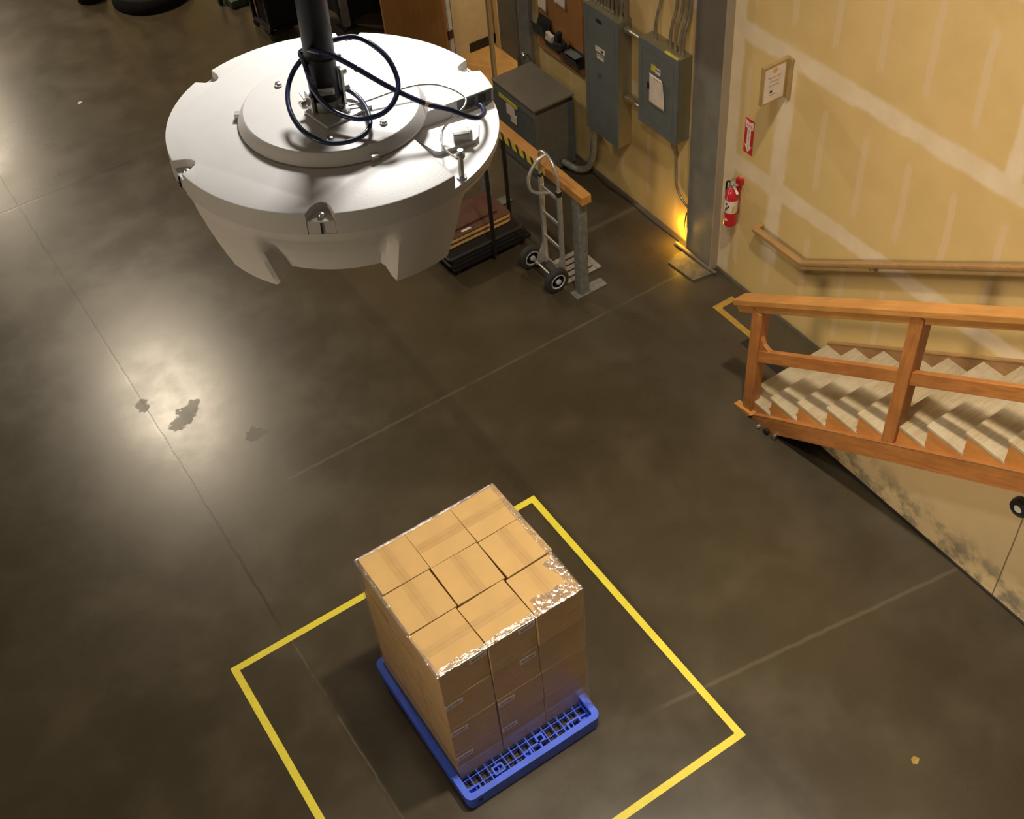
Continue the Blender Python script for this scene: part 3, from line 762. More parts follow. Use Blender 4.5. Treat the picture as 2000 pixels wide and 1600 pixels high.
# pocket floor, small ledges in the notches
pf = MB()
pk = [pol(RS-.0005, angA+.0+(angD-angA)*i/24, 0)[:2] for i in range(25)] + [PD, PC, (.11, -.09), PB]
pk = [pol(RS-.001, angD+(angA-angD)*i/24, 0)[:2] for i in range(25)] + [(.13, -.055), (.12, -.125)]
b1, g1, g0 = fill_prism(pf, pk, -.052, PDEP)
bmesh.ops.triangulate(pf.bm, faces=[g1, g0])
pf.build('pocket_floor', M['wht_plastic'], scan, local=True, smooth=38)
for t in NT:
    nl = MB(); nl.prism([pol(RS-.0015, t-4.4, 0)[:2], pol(RS-.0015, t, 0)[:2], pol(RS-.0015, t+4.4, 0)[:2], pol(RS-.038, t+2.4, 0)[:2], pol(RS-.042, t, 0)[:2], pol(RS-.038, t-2.4, 0)[:2]], 'z', -.051, -.020); nl.build('notch_ledge', M['wht_plastic'], scan, local=True)
    sc_ = MB(); p = pol(RS-.019, t, -.020); sc_.lathe([(.0075, 0), (.0075, .004), (.006, .0075), (.002, .009), (0, .009)], p, (0, 0, 1), 14); sc_.build('screw', M['chrome'], scan, local=True, smooth=40)
    sl2 = MB(); p = Vector(pol(RS+.0004, t, -.036)); sl2.box(p-Vector((.0015, .0015, .013)), p+Vector((.0015, .0015, .013))); sl2.build('slot', M['black'], scan, local=True)
# raised centre cap
cp = MB(); cp.lathe([(.200, -.002), (.200, .002), (.2075, .003), (.2075, .007), (.1955, .026), (.192, .0285), (.0, .030)], (0, 0, 0), (0, 0, 1), 72); cp.build('centre_cap', M['wht_plastic'], scan, local=True, smooth=30)
for t in (-100, 18, 133):
    cl = MB(); p = Vector(pol(.203, t, .006)); rot = Matrix.Rotation(R(t), 3, 'Z')
    cl.box(p-Vector((.009, .013, .008)), p+Vector((.009, .012, .008)), .002, rot); cl.box(p-Vector((.006, -.004, -.006)), p+Vector((.006, .012, .016)), .002, rot, about=p)
    cl.build('clip', M['zinc'], scan, local=True)
for t in (-133, -8, 42, 150):
    s2 = MB(); s2.lathe([(.0085, 0), (.0085, .003), (.0065, .0065), (0, .0075)], pol(.147, t, .030), (0, 0, 1), 14); s2.build('screw', M['chrome'], scan, local=True, smooth=40)
# lower shell: four lobes with scooped recesses between them
def sstep(a, b, x): t = min(1, max(0, (x-a)/(b-a))); return t*t*(3-2*t)
def interp(tab, z):
    for (z0, r0), (z1, r1) in zip(tab, tab[1:]):
        if z <= z0 and z >= z1:
            t = (z0-z)/(z0-z1); return r0+(r1-r0)*t
    return tab[-1][1]
LOBE = [(-.05, .3635), (-.075, .362), (-.12, .352), (-.17, .337), (-.215, .322), (-.24, .312)]
FRONT = [(-.05, .3635), (-.072, .360), (-.09, .346), (-.13, .318), (-.17, .298), (-.205, .284)]
SIDE = [(-.05, .3635), (-.068, .357), (-.09, .335), (-.115, .295), (-.135, .25), (-.15, .20)]
def lowf(u, v_):
    th = -180+360*u
    q = abs(((th+11)+180) % 360-180)      # 0 front recess .. 180 back recess
    if q > 90: q = 180-q
    wF = 1-sstep(20.5, 24.5, q); wS = sstep(50, 54, q)
    zb = -.243+.038*wF+.093*wS
    z = -.05+(zb+.05)*v_
    r_ = interp(LOBE, z)*(1-wF-wS)+interp(FRONT, z)*wF+interp(SIDE, z)*wS
    return pol(r_, th, z)
lw = MB(); lw.grid(lowf, 240, 22, True)
def lowb(u, v_):
    p = lowf(u, 1.0); k = 1-v_
    return (p[0]*k, p[1]*k, p[2]*(k)+(-.15)*(1-k))
lw.grid(lowb, 240, 4, True)
bmesh.ops.remove_doubles(lw.bm, verts=lw.bm.verts, dist=1e-5)
bmesh.ops.recalc_face_normals(lw.bm, faces=lw.bm.faces)
lw.build('lower_shell', M['lower_plastic'], scan, local=True, smooth=32)
# pocket contents
pp = MB(); plate_o = [(.163, -.085), (.160, -.10), (.196, -.160), (.208, -.165), (.288, -.140), (.298, -.128), (.312, -.062), (.308, -.048)]
fb, fa, fc = fill_prism(pp, plate_o, PDEP, PDEP+.010); pp.build('cover_plate', M['wht_plastic'], scan, local=True)
br = MB(); br.box((.243, -.137, PDEP+.010), (.281, -.128, PDEP+.028)); br.box((.243, -.137, PDEP+.024), (.281, -.118, PDEP+.028)); br.box((.276, -.140, PDEP+.010), (.283, -.112, PDEP+.030)); br.build('bracket', M['wht_plastic'], scan, local=True)
ds = Vector((PA[0]-PB[0], PA[1]-PB[1], 0)); L_ = ds.length; ds.normalize(); nrm = Vector((ds.y, -ds.x, 0))
def onwall(t, z, out): 
    p = Vector((PB[0], PB[1], 0))+ds*t+nrm*out; return Vector((p.x, p.y, z))
for nm, t0, t1 in (('port', L_-.078, L_-.050), ('port', L_-.040, L_-.020)):
    pb = MB(); ctr = onwall((t0+t1)/2, -.016, 0)
    rot = Matrix((ds, Vector((-nrm.x, -nrm.y, 0)), Vector((0, 0, 1)))).transposed()
    pb.box(ctr-Vector(((t1-t0)/2, .002, .009)), ctr+Vector(((t1-t0)/2, .002, .009)), 0, rot); pb.build(nm, M['black'], scan, local=True)
pt = MB(); ctr = onwall(L_-.05, -.017, .0005); pt.box(ctr-Vector((.045, .0008, .014)), ctr+Vector((.045, .0008, .014)), 0, rot); pt.build('port_plate', M['panel'], scan, local=True)
sm_ = MB(); sm_.box((.246, .022, 0), (.30, .024, .0006), 0, Matrix.Rotation(R(18), 3, 'Z')); sm_.build('moulded_mark', M['zinc'], scan, local=True)
# cable anchor bolt
ab = MB(); ab.lathe([(.011, 0), (.011, .004), (.006, .005), (.006, .050), (.010, .051), (.010, .058), (.006, .060), (.006, .068), (0, .068)], (.236, -.256, PDEP), (.0, 0, 1), 12); ab.build('anchor_bolt', M['zinc'], scan, local=True, smooth=35)
# bracket and pole
BX, BY = -.012, -.021
bk = MB(); rotb = Matrix.Rotation(R(-14), 3, 'Z'); rb = Matrix.Rotation(R(17), 3, 'Z')
bk.prism([(-.020, -.106), (.083, -.046), (.045, .030), (-.062, -.030)], 'z', .0302, .036)
bk.build('base_plate', M['whitemetal'], scan, local=True)
tb_ = MB(); tb_.prism([(-.066, .034), (-.015, .036), (-.015, -.012), (-.036, .003), (-.059, .005)], 'z', .0405, .0455); tb_.build('side_tab', M['whitemetal'], scan, local=True)
for x0_, z1_ in ((-.040, .075), (.034, .12)):
    b2_ = MB(); b2_.box((BX+x0_, BY-.02, .034), (BX+x0_+.006, BY+.02, z1_), .001, rb, about=(BX, BY, .05)); b2_.build('side_plate', M['zinc'], scan, local=True)
kn = MB(); kn.lathe([(.0, -.006), (.030, -.006), (.034, .0), (.034, .018), (.030, .024)], (BX, BY, .040), (0, 0, 1), 24); kn.build('swivel', M['galv'], scan, local=True, smooth=35)
for dx, dz in ((.048, .062), (.046, .10), (-.046, .055)):
    bo = MB(); s_ = 1 if dx > 0 else -1
    c_ = Vector((BX, BY, 0))+rb @ Vector((dx-.008*s_, .004, 0)); bo.lathe([(.0085, 0), (.0085, .006), (.005, .0065), (.005, .018), (0, .018)], (c_.x, c_.y, dz), rb @ Vector((s_, 0, 0)), 6); bo.build('bolt', M['chrome'], scan, local=True)
bo = MB(); bo.lathe([(.013, 0), (.013, .002), (.010, .003), (.010, .011), (0, .011)], (BX+.036, BY-.034, .036), (0, 0, 1), 6); bo.build('bolt', M['chrome'], scan, local=True)
po = MB(); po.lathe([(.030, .050), (.0325, .054), (.0325, 2.85)], (BX, BY, 0), (0, 0, 1), 32); po.build('pole', M['blackmetal'], scan, local=True, smooth=35)
# slotted opening low on the pole
so_ = MB(); c_ = Vector((BX, BY, .088)); so_.box(c_+Vector((-.022, -.0345, -.009)), c_+Vector((.020, -.026, .009)), .004); so_.build('slot_plate', M['zinc'], scan, local=True)
zt = MB(); zt.lathe([(.0335, 0), (.0345, .001), (.0345, .004), (.0335, .005)], (BX, BY, .152), (.1, .05, 1), 28, caps=False); zt.box((BX+.030, BY-.01, .151), (BX+.044, BY-.004, .156)); zt.build('cable_tie', M['blackmetal'], scan, local=True)
CAMV = (SM.inverted() @ CAM_POS)
# blue cable: loops standing round the pole (points in the head's own frame)
def cable(name, pts, r, mat, lab, cat, sub=10):
    mb = MB(); mb.tube([SM @ Vector(p) for p in pts], r, 10, sub)
    return mb, name, mat, lab, cat
CAB = dict(
    A=[[-0.0034, 0.0217, 0.15], [0.0224, 0.0288, 0.158], [0.0663, 0.0291, 0.16], [0.0973, 0.0035, 0.155], [0.1282, -0.0335, 0.135], [0.1405, -0.0774, 0.105], [0.1262, -0.1165, 0.085], [0.0969, -0.1368, 0.07], [0.0621, -0.1315, 0.06], [0.0352, -0.1213, 0.058], [0.0011, -0.0947, 0.062], [-0.0232, -0.0733, 0.08], [-0.0373, -0.0564, 0.105], [-0.0428, -0.0573, 0.142], [-0.0458, -0.0241, 0.15], [-0.0498, 0.0008, 0.15], [-0.0464, 0.0078, 0.154], [-0.0343, -0.0321, 0.176], [-0.0166, -0.0823, 0.197], [0.0064, -0.0785, 0.186], [0.0523, -0.0682, 0.146], [0.1199, -0.0886, 0.1], [0.1883, -0.1215, 0.07], [0.2407, -0.1283, 0.05], [0.2805, -0.1156, 0.02], [0.3049, -0.103, 0.006], [0.3219, -0.0739, -0.004], [0.3273, -0.0404, -0.012], [0.3231, -0.0206, -0.014]],
    B=[[-0.0403, 0.0146, 0.14], [-0.0506, 0.0047, 0.135], [-0.069, 0.0023, 0.115], [-0.0846, -0.016, 0.095], [-0.0922, -0.0513, 0.08], [-0.0892, -0.0935, 0.068], [-0.0737, -0.1344, 0.055], [-0.0462, -0.1661, 0.047], [-0.0145, -0.18, 0.042], [0.0261, -0.1787, 0.042], [0.0568, -0.1582, 0.044], [0.0691, -0.1245, 0.046], [0.0685, -0.0729, 0.046], [0.0592, -0.0261, 0.046], [0.0431, 0.0013, 0.05], [0.0269, 0.0098, 0.055]],
    W=[[0.0128, -0.0497, 0.052], [0.0323, -0.0421, 0.042], [0.0776, -0.0377, 0.045], [0.1361, -0.0229, 0.05], [0.1826, -0.0146, 0.052], [0.2266, -0.0216, 0.052], [0.2611, -0.0489, 0.05], [0.281, -0.0794, 0.046], [0.2762, -0.1032, 0.042], [0.2592, -0.1201, 0.036], [0.2401, -0.1218, 0.02], [0.224, -0.1181, 0.0], [0.2146, -0.1428, -0.006], [0.2118, -0.1845, -0.002], [0.2181, -0.2396, 0.016], [0.2252, -0.2803, 0.03]],
)
cables = (('A', 'network_cable', .0056, 'bluecable', 'dark blue cable looped over the hanging disc and plugged into its side port'),
          ('B', 'network_cable', .0054, 'bluecable', 'dark blue cable loop hanging low around the left of the black pole'),
          ('W', 'safety_wire', .0023, 'zinc', 'thin pale safety wire running from the pole to the bolt in the disc pocket'))
for k, nm, rad, mt, lb in cables:
    mb = MB(); mb.tube([SM @ Vector(p) for p in CAB[k]], rad, 10, 12)
    tag(mb.build(nm, M[mt], origin=SM @ Vector(CAB[k][0]), smooth=60), lb, 'cable' if mt != 'zinc' else 'wire')
fr = bpy.data.objects['network_cable']
slv = MB(); q0, q1 = SM @ Vector(CAB['A'][-7]), SM @ Vector(CAB['A'][-6])
slv.cyl(q0+(q1-q0)*.0, q0+(q1-q0)*.8, .0066, 12); slv.build('sleeve_label', M['paper'], fr)

# ------------------------------------------------------------------ guard rail in front of the transformer
gr = thing('guard_rail', 'wooden topped guard rail with hazard tape standing in front of the transformer', 'guard rail', (1.63, 2.8, 0))
for yy in (1.63, 3.16):
    mb = MB(); mb.box((1.585, yy-.045, .008), (1.675, yy+.045, 1.03), .006); mb.build('post', M['galv'], gr)
    mb = MB(); mb.box((1.53, yy-.06, 0), (1.86, yy+.05, .010), .002); mb.build('base_plate', M['galv'], gr)
MB().box((1.582, 1.52, 1.03), (1.68, 4.3, 1.12), .014).build('top_rail', M['deckrail'], gr)
MB().box((1.5795, 2.05, 1.034), (1.5822, 4.3, 1.108)).build('hazard_tape', M['hazard'], gr)

# ------------------------------------------------------------------ hand truck
ht = thing('hand_truck', 'aluminium hand truck standing beside the guard rail post', 'hand truck', (1.55, 1.96, 0))
YL, YR, XH = 2.085, 1.815, 1.555
for nm, yy, z1 in (('upright', YL, 1.06), ('upright', YR, 1.03)):
    mb = MB(); mb.box((XH-.016, yy-.016, .09), (XH+.020, yy+.016, z1), .005); mb.box((XH+.019, yy-.004, .09), (XH+.028, yy+.004, 1.0)); mb.build(nm, M['alu'], ht)
for zz in (.40, .66, .93):
    MB().bar((XH, YL, zz), (XH, YR, zz), .014, .036, bevel=.003).build('rung', M['alu'], ht)
hb = MB(); hb.tube([(XH, YR, 1.0), (XH, YR, 1.10), (XH-.005, YR+.015, 1.20), (XH-.005, YR+.07, 1.28), (XH-.005, (YL+YR)/2+.02, 1.315), (XH-.005, YL-.04, 1.30), (XH, YL-.003, 1.23), (XH, YL, 1.1), (XH, YL, 1.0)], .0145, 12, 8); hb.build('top_hoop', M['alu'], ht, smooth=60)
ym = (YL+YR)/2+.02
lp = MB(); lp.tube([(XH-.005, ym, 1.315), (XH-.09, ym+.005, 1.285), (XH-.165, ym+.01, 1.19), (XH-.185, ym+.01, 1.10), (XH-.165, ym+.005, 1.02), (XH-.10, ym, .965), (XH, ym-.01, .93)], .0145, 12, 8); lp.build('loop_handle', M['alu'], ht, smooth=60)
cl = MB(); cl.box((XH-.024, YR-.024, .98), (XH+.021, YR+.024, 1.025), .006); cl.box((XH-.02, YL-.02, 1.03), (XH+.02, YL+.02, 1.06), .006); cl.build('clamp', M['black'], ht)
for yy, s_ in ((YL+.10, 1), (YR-.035, -1)):
    mb = MB(); c_ = (1.462, yy-.03, .122); rr = .122
    mb.lathe([(.07, .004), (rr*.80, .0), (rr*.95, .008), (rr, .020), (rr, .044), (rr*.95, .056), (rr*.80, .064), (.07, .060)], c_, (0, 1, 0), 40); wh = mb.build('wheel', M['rubber'], ht, smooth=40)
    for sgn, yb in ((1, yy+.03), (-1, yy-.03)):
        hbm = MB(); hbm.lathe([(.0, -.012), (.072, -.012), (.074, .002), (.066, .003), (.060, -.004), (.028, -.004), (.024, .012), (.012, .018), (0, .018)], (1.462, yb, .122), (0, sgn, 0), 30)
        hbm.build('hub', M['hub'], wh, smooth=35)
        for q in range(5):
            sp = MB(); a0 = q*72; c2 = Vector((1.462+.044*math.cos(R(a0)), yb+sgn*-.0025, .122+.044*math.sin(R(a0))))
            sp.box(c2-Vector((.010, .0015, .007)), c2+Vector((.010, .0015, .007)), 0, Matrix.Rotation(R(-a0+90), 3, 'Y')); sp.build('hub_hole', M['black'], wh)
ax = MB(); ax.cyl((1.462, YR-.05, .122), (1.462, YL+.12, .122), .010, 14); ax.build('axle', M['zinc'], ht, smooth=40)
for yy in (YL, YR):
    mb = MB(); mb.prism([(XH+.01, .10), (XH+.01, .34), (XH-.01, .34), (1.455, .150), (1.445, .105)], 'y', yy-.004, yy+.004); mb.build('axle_bracket', M['alu'], ht)
tpz = MB()
tpz.box((XH+.015, YR-.03, .006), (XH+.05, YL+.03, .016)); tpz.box((1.90, YR-.03, .006), (1.955, YL+.03, .016), .002)
for k in range(5): 
    yk = YR-.03+(YL-YR+.06-.05)*k/4; tpz.box((XH+.045, yk, .006), (1.905, yk+.05, .016))
tpz.box((XH+.013, YR-.03, .006), (XH+.023, YL+.03, .13)); tpz.build('toe_plate', M['alu'], ht)

# ------------------------------------------------------------------ table cart with strapped stack
cart = thing('table_cart', 'low black steel cart with upright posts carrying a stack of folded tables', 'cart', (1.25, 2.95, 0))
CX0, CX1, CY0, CY1 = .83, 1.654, 2.469, 3.07
fb_ = MB()
for yy in (CY0+.02, CY1-.02): fb_.box((CX0, yy-.018, .075), (CX1, yy+.018, .105), .003)
for xx in (CX0+.02, (CX0+CX1)/2, CX1-.02): fb_.box((xx-.018, CY0, .074), (xx+.018, CY1, .104), .003)
fb_.build('bed_frame', M['blackmetal'], cart)
for px_, py_ in ((1.245, 2.452), (1.672, 2.86)):
    MB().box((px_-.015, py_-.013, .07), (px_+.015, py_+.013, 1.02), .003).build('upright', M['blackmetal'], cart)
for xx in (CX0+.06, CX1-.06):
    for yy in (CY0+.06, CY1-.06):
        mb = MB(); mb.lathe([(.02, 0), (.036, .004), (.036, .024), (.02, .028)], (xx-.014, yy, .036), (1, 0, 0), 18); ws = mb.build('caster', M['rubber'], cart, smooth=40)
        mb = MB(); mb.box((xx-.022, yy-.02, .04), (xx-.016, yy+.02, .076)); mb.box((xx+.016, yy-.02, .04), (xx+.022, yy+.02, .076)); mb.box((xx-.022, yy-.02, .070), (xx+.022, yy+.02, .076)); mb.build('fork', M['blackmetal'], ws)
def folded_table(z, h, label, top, edge, dx=0, dy=0, rz=0, group='folded tables on the black cart', sz=.80, over=False):
    t = thing('folding_table', label, 'table', (1.205+dx, 2.78+dy, z), group)
    hx, hy = sz/2, .285 if over else .21
    X, Y = 1.205+dx, 2.78+dy
    o = rrect(X-hx, Y-hy, X+hx, Y+hy, .04, 4)
    mb = MB(); mb.prism(o, 'z', z+h*.7, z+h, .003); mb.build('tabletop', M[top], t)
    mb = MB(); mb.prism(rrect(X-hx-.002, Y-hy-.002, X+hx+.002, Y+hy+.002, .04, 4), 'z', z+h*.16, z+h*.76, .003); mb.build('edge_band', M[edge], t)
    mb = MB(); mb.prism(rrect(X-hx+.03, Y-hy+.03, X+hx-.03, Y+hy-.03, .03, 3), 'z', z, z+h*.13); mb.build('underframe', M['blackmetal'], t)
    return t
folded_table(.105, .036, 'black folded table at the bottom of the strapped stack on the cart', 'black', 'blackmetal', -.0, -.015, over=True)
folded_table(.141, .034, 'black folded table second from the bottom of the stack on the cart', 'black', 'blackmetal', .02, -.008, over=True)
folded_table(.175, .030, 'black folded table just under the tan edged brown ones', 'black', 'blackmetal', .0, .0, over=True)
folded_table(.205, .050, 'lower brown folded table with tan edge in the stack on the cart', 'brown', 'tan', -.030, .058, sz=.76)
tt_ = folded_table(.255, .050, 'upper brown folded table with tan edge on top of the stack on the cart', 'brown', 'tan', -.028, .060, sz=.76)
fl = MB(); fl.box((.90, 2.72, .305), (1.46, 3.03, .320), .004); 
tag(fl.build('folding_board', M['brown'], origin=(1.19, 2.87, .305)), 'brown board lying on top of the stack of folded tables', 'board')
lb_ = MB(); lb_.box((1.05, 2.665, .3051), (1.15, 2.69, .3065)); lb_.build('label', M['paper'], tt_)

# ------------------------------------------------------------------ transformer and electrical panels
TX0, TX1, TY0, TY1, TH = 2.225, 2.69, 3.195, 3.925, .80
tf = thing('transformer', 'squat grey blue floor standing transformer cabinet against the wall', 'transformer', ((TX0+TX1)/2, (TY0+TY1)/2, 0))
MB().box((TX0+.01, TY0+.01, .03), (TX1-.005, TY1-.01, TH-.075), .004).build('cabinet_body', M['panel_dark'], tf)
MB().box((TX0, TY0, TH-.022), (TX1, TY1, TH), .004).build('lid', M['lid'], tf)
MB().box((TX0+.006, TY0+.012, TH-.10), (TX0+.02, TY1-.012, TH-.03)).build('front_panel', M['panel'], tf)
MB().box((TX0+.02, TY0+.02, TH-.08), (TX1-.01, TY1-.02, TH-.02)).build('vent_gap', M['black'], tf)
MB().box((TX0+.002, TY0+.30, TH-.145), (TX0+.0098, TY0+.62, TH-.105)).build('warning_label', M['yellowlabel'], tf)
lb_ = MB(); lb_.box((TX0+.004, TY0+.36, TH-.27), (TX0+.0098, TY0+.50, TH-.16)); lb_.box((TX0+.003, TY0+.33, TH-.33), (TX0+.0098, TY0+.43, TH-.235)); lb_.build('rating_label', M['paper'], tf)
for xx in (TX0+.04, TX1-.04):
    MB().box((xx-.03, TY0+.02, 0), (xx+.03, TY1-.02, .032)).build('foot_rail', M['black'], tf)
fx = MB(); fx.tube([(2.66, 2.84, .62), (2.66, 2.85, .45), (2.655, 2.88, .25), (2.635, 2.94, .12), (2.60, 3.02, .07), (2.56, 3.10, .08), (2.53, 3.198, .10)], .034, 14, 10)
tag(fx.build('flexible_conduit', M['galv'], origin=(2.66, 2.84, .62), smooth=50), 'thick grey flexible conduit curving from the tall panel to the transformer', 'conduit')
def panel(name, y0, y1, z0, z1, label):
    t = thing(name, label, 'electrical panel', (2.69, (y0+y1)/2, z0), 'electrical panels on the wall')
    MB().box((2.622, y0+.006, z0+.004), (WX-.001, y1-.006, z1-.004), .002).build('enclosure', M['enclosure'], t)
    MB().box((2.608, y0, z0), (2.623, y1, z1), .002).build('cover', M['panel'], t)
    dm = MB(); ring(dm, [(y0+.05, z0+.07), (y1-.05, z0+.07), (y1-.05, z1-.07), (y0+.05, z1-.07)], [(y0+.053, z0+.073), (y1-.053, z0+.073), (y1-.053, z1-.073), (y0+.053, z1-.073)], 0, 1)
    for v_ in dm.bm.verts: v_.co = Vector((2.6072 if v_.co.z > .5 else 2.6085, v_.co.x, v_.co.y))
    dm.build('door_outline', M['panel_dark'], t)
    return t
pA = panel('electrical_panel', 2.395, 2.885, .645, 1.90, 'taller blue grey electrical panel beside the brown board')
pB = panel('electrical_panel', 1.60, 2.11, 1.12, 1.92, 'shorter blue grey electrical panel with a white sheet on its door')
def sticker(nm, parent, y0, y1, z0, z1, mat, x=2.607, d=.0012): 
    return MB().box((x-d, y0, z0), (x+.001, y1, z1)).build(nm, mat if not isinstance(mat, str) else M[mat], parent)
s1 = sticker('label', pA, 2.58, 2.72, 1.51, 1.56, 'paper'); s2 = sticker('label', pA, 2.60, 2.70, 1.445, 1.49, 'paper'); sticker('name_plate', pA, 2.625, 2.70, 1.79, 1.822, 'black')
sticker('label_print', s1, 2.605, 2.64, 1.52, 1.545, 'darkink', 2.606, .0006); sticker('label_print', s2, 2.61, 2.69, 1.475, 1.483, 'darkink', 2.606, .0006)
MB().box((2.596, 2.66, 1.27), (2.608, 2.68, 1.31), .003).build('latch', M['panel_dark'], pA)
sy = sticker('yellow_label', pB, 1.885, 1.94, 1.685, 1.745, 'yellowlabel'); sw = sticker('label', pB, 1.82, 1.885, 1.68, 1.735, 'paper'); sticker('label_print', sw, 1.825, 1.882, 1.71, 1.722, 'darkink', 2.606, .0006)
sticker('edge_label', pB, 1.62, 1.79, 1.9205, 1.9215, 'yellowlabel', 2.64, .03)
def sheet(u, v_):
    y = 1.955-.20*u; z = 1.655-.275*v_
    curl = .022*max(0, u-.75)/.25*max(0, 1-v_*1.6)+.006*math.sin(u*3.0)*v_
    cut = 0
    return (2.602-curl, y, z)
sh = MB(); sh.grid(sheet, 12, 12); so = sh.build('paper_sheet', M['paper'], pB, smooth=60)
sol = so.modifiers.new('Solidify', 'SOLIDIFY'); sol.thickness = .0008
hl = MB(); hl.box((2.599, 1.80, 1.627), (2.6005, 1.90, 1.632)); hl.build('sheet_heading', M['ink'], so)
MB().box((2.596, 1.962, 1.50), (2.608, 1.982, 1.56), .003).build('latch', M['black'], pB)
for zz, dx, lb in ((1.825, 0, 'upper short conduit joining the two electrical panels'), (1.165, 0, 'lower short conduit joining the two electrical panels')):
    mb = MB(); mb.cyl((2.69, 2.11, zz), (2.69, 2.39, zz), .024, 16)
    for yy in (2.125, 2.365): mb.lathe([(.034, -.014), (.034, .014)], (2.69, yy, zz), (0, 1, 0), 10)
    tag(mb.build('pipe_nipple', M['conduit'], origin=(2.69, 2.25, zz), smooth=35), lb, 'conduit')
k = 0
for yy, lb in ((1.99, 'single bent conduit rising from the left end of the shorter panel'), (1.80, 'leftmost of the grouped conduits on top of the shorter panel'), (1.735, 'second conduit in the group on top of the shorter panel'), (1.675, 'third conduit in the group on top of the shorter panel'), (1.640, 'rightmost conduit in the group on top of the shorter panel')):
    mb = MB(); mb.tube([(2.69, yy, 1.915), (2.69, yy, 2.05), (2.70, yy-.012, 2.16), (2.725, yy-.018, 2.26), (2.733, yy-.02, 2.45), (2.733, yy-.02, 3.2), (2.733, yy-.02, 8.0)], .0135, 10, 6); mb.lathe([(.0168, 0), (.0168, .022), (.0145, .03)], (2.69, yy, 1.916), (0, 0, 1), 10)
    tag(mb.build('conduit', M['conduit'], origin=(2.69, yy, 1.915), smooth=45), 'steel ' + lb, 'conduit', 'conduits above the electrical panels')
for i in range(8):
    yy = 2.845-i*.047 if i < 7 else 2.44
    mb = MB(); mb.tube([(2.68, yy, 1.895), (2.68, yy, 2.0), (2.70, yy-.01, 2.12), (2.733, yy-.012, 2.28), (2.733, yy-.012, 8.0)], .0135, 10, 5); mb.lathe([(.020, 0), (.020, .022), (.015, .03)], (2.68, yy, 1.896), (0, 0, 1), 10)
    o_ = ['leftmost', 'second from the left', 'third from the left', 'fourth from the left', 'fifth from the left', 'sixth from the left', 'seventh from the left', 'rightmost, standing apart,'][i]
    tag(mb.build('conduit', M['conduit'], origin=(2.68, yy, 1.895), smooth=45), 'steel conduit on top of the taller panel, %s of the row' % o_, 'conduit', 'conduits above the electrical panels')
mb = MB(); mb.tube([(2.70, 1.745, 1.125), (2.70, 1.745, 1.0), (2.73, 1.735, .90), (2.735, 1.73, .72), (2.735, 1.715, .58), (2.735, 1.66, .50), (2.735, 1.58, .455), (2.735, 1.508, .435)], .0115, 10, 8); mb.lathe([(.018, 0), (.018, .02)], (2.70, 1.745, 1.10), (0, 0, 1), 10)
tag(mb.build('conduit', M['conduit'], origin=(2.70, 1.745, 1.12), smooth=45), 'thin steel conduit running down from the shorter panel and bending behind the column', 'conduit')
mb = MB(); mb.tube([(2.60, 3.12, .008), (2.66, 3.05, .007), (2.715, 2.95, .007), (2.70, 2.7, .007), (2.722, 2.4, .007), (2.712, 2.0, .007), (2.72, 1.64, .007)], .006, 8, 8)
tag(mb.build('floor_cable', M['black'], origin=(2.70, 2.4, 0), smooth=60), 'thin black cable lying along the foot of the wall below the panels', 'cable')
# low amber night light beside the column
nl = thing('night_light', 'small glowing amber lamp low on the wall beside the grey column', 'lamp', (WX, 1.545, .1))
em = bpy.data.materials.new('amber_bulb'); em.use_nodes = True; b_ = em.node_tree.nodes['Principled BSDF']; b_.inputs['Emission Color'].default_value = (1, .55, .06, 1); b_.inputs['Emission Strength'].default_value = 6.; b_.inputs['Base Color'].default_value = (.8, .4, .05, 1)
MB().lathe([(0, -.016), (.012, -.012), (.016, 0), (.012, .012), (0, .016)], (WX-.035, 1.525, .13), (0, 0, 1), 14).build('bulb', em, nl, smooth=60)
mb = MB(); mb.tube([(WX-.05, 1.535, .40), (WX-.055, 1.545, .30), (WX-.05, 1.55, .22), (WX-.045, 1.54, .17), (WX-.04, 1.527, .15)], .006, 8, 5); mb.build('cord', M['black'], nl, smooth=60)
MB().box((WX-.04, 1.50, .145), (WX-.001, 1.535, .19), .004).build('socket', M['black'], nl)
pl = bpy.data.lights.new('night_light_glow', 'POINT'); pl.energy = 9; pl.color = (1.0, .50, .03); pl.shadow_soft_size = .02
po_ = bpy.data.objects.new('night_light_glow', pl); col.objects.link(po_); po_.parent = nl; po_.location = (-.075, .02, .06)

# ------------------------------------------------------------------ brown board with papers and black holders
bd = thing('notice_board', 'brown hardboard notice board on the wall left of the panels', 'notice board', (WX, 3.46, 1.02))
MB().box((WX-.02, 3.10, 1.01), (WX-.001, 3.83, 2.25), .002).build('board', M['corkboard'], bd)
MB().box((WX-.03, 3.09, .998), (WX-.001, 3.84, 1.012)).build('bottom_edge', M['skirt'], bd)
for y0, y1, z0, lb in ((3.665, 3.81, 1.40, 'white paper sheet pinned to the left edge of the brown board'), (3.35, 3.53, 1.565, 'white paper sheet pinned in the middle of the brown board')):
    def pg(u, v_): return (WX-.022-.012*v_*v_*(1-u), y0+(y1-y0)*u, z0+.28-.28*v_)
    mb = MB(); mb.grid(pg, 6, 8); o = tag(mb.build('paper_sheet', M['paper'], origin=(WX-.02, (y0+y1)/2, z0), smooth=60), lb, 'paper', 'papers pinned to the brown board'); sm2 = o.modifiers.new('Solidify', 'SOLIDIFY'); sm2.thickness = .0008
def holder(y0, y1, z0, z1, lb, tilt=0):
    t = thing('wall_holder', lb, 'holder', (WX-.02, (y0+y1)/2, z0), 'black holders along the brown board')
    mb = MB(); mb.prism([(WX-.021, z0), (WX-.09, z0+.01), (WX-.125, z0+(z1-z0)*.75), (WX-.118, z0+(z1-z0)*.75), (WX-.085, z0+.02), (WX-.021, z1)], 'y', y0, y1); mb.build('tray', M['black'], t)
    return t
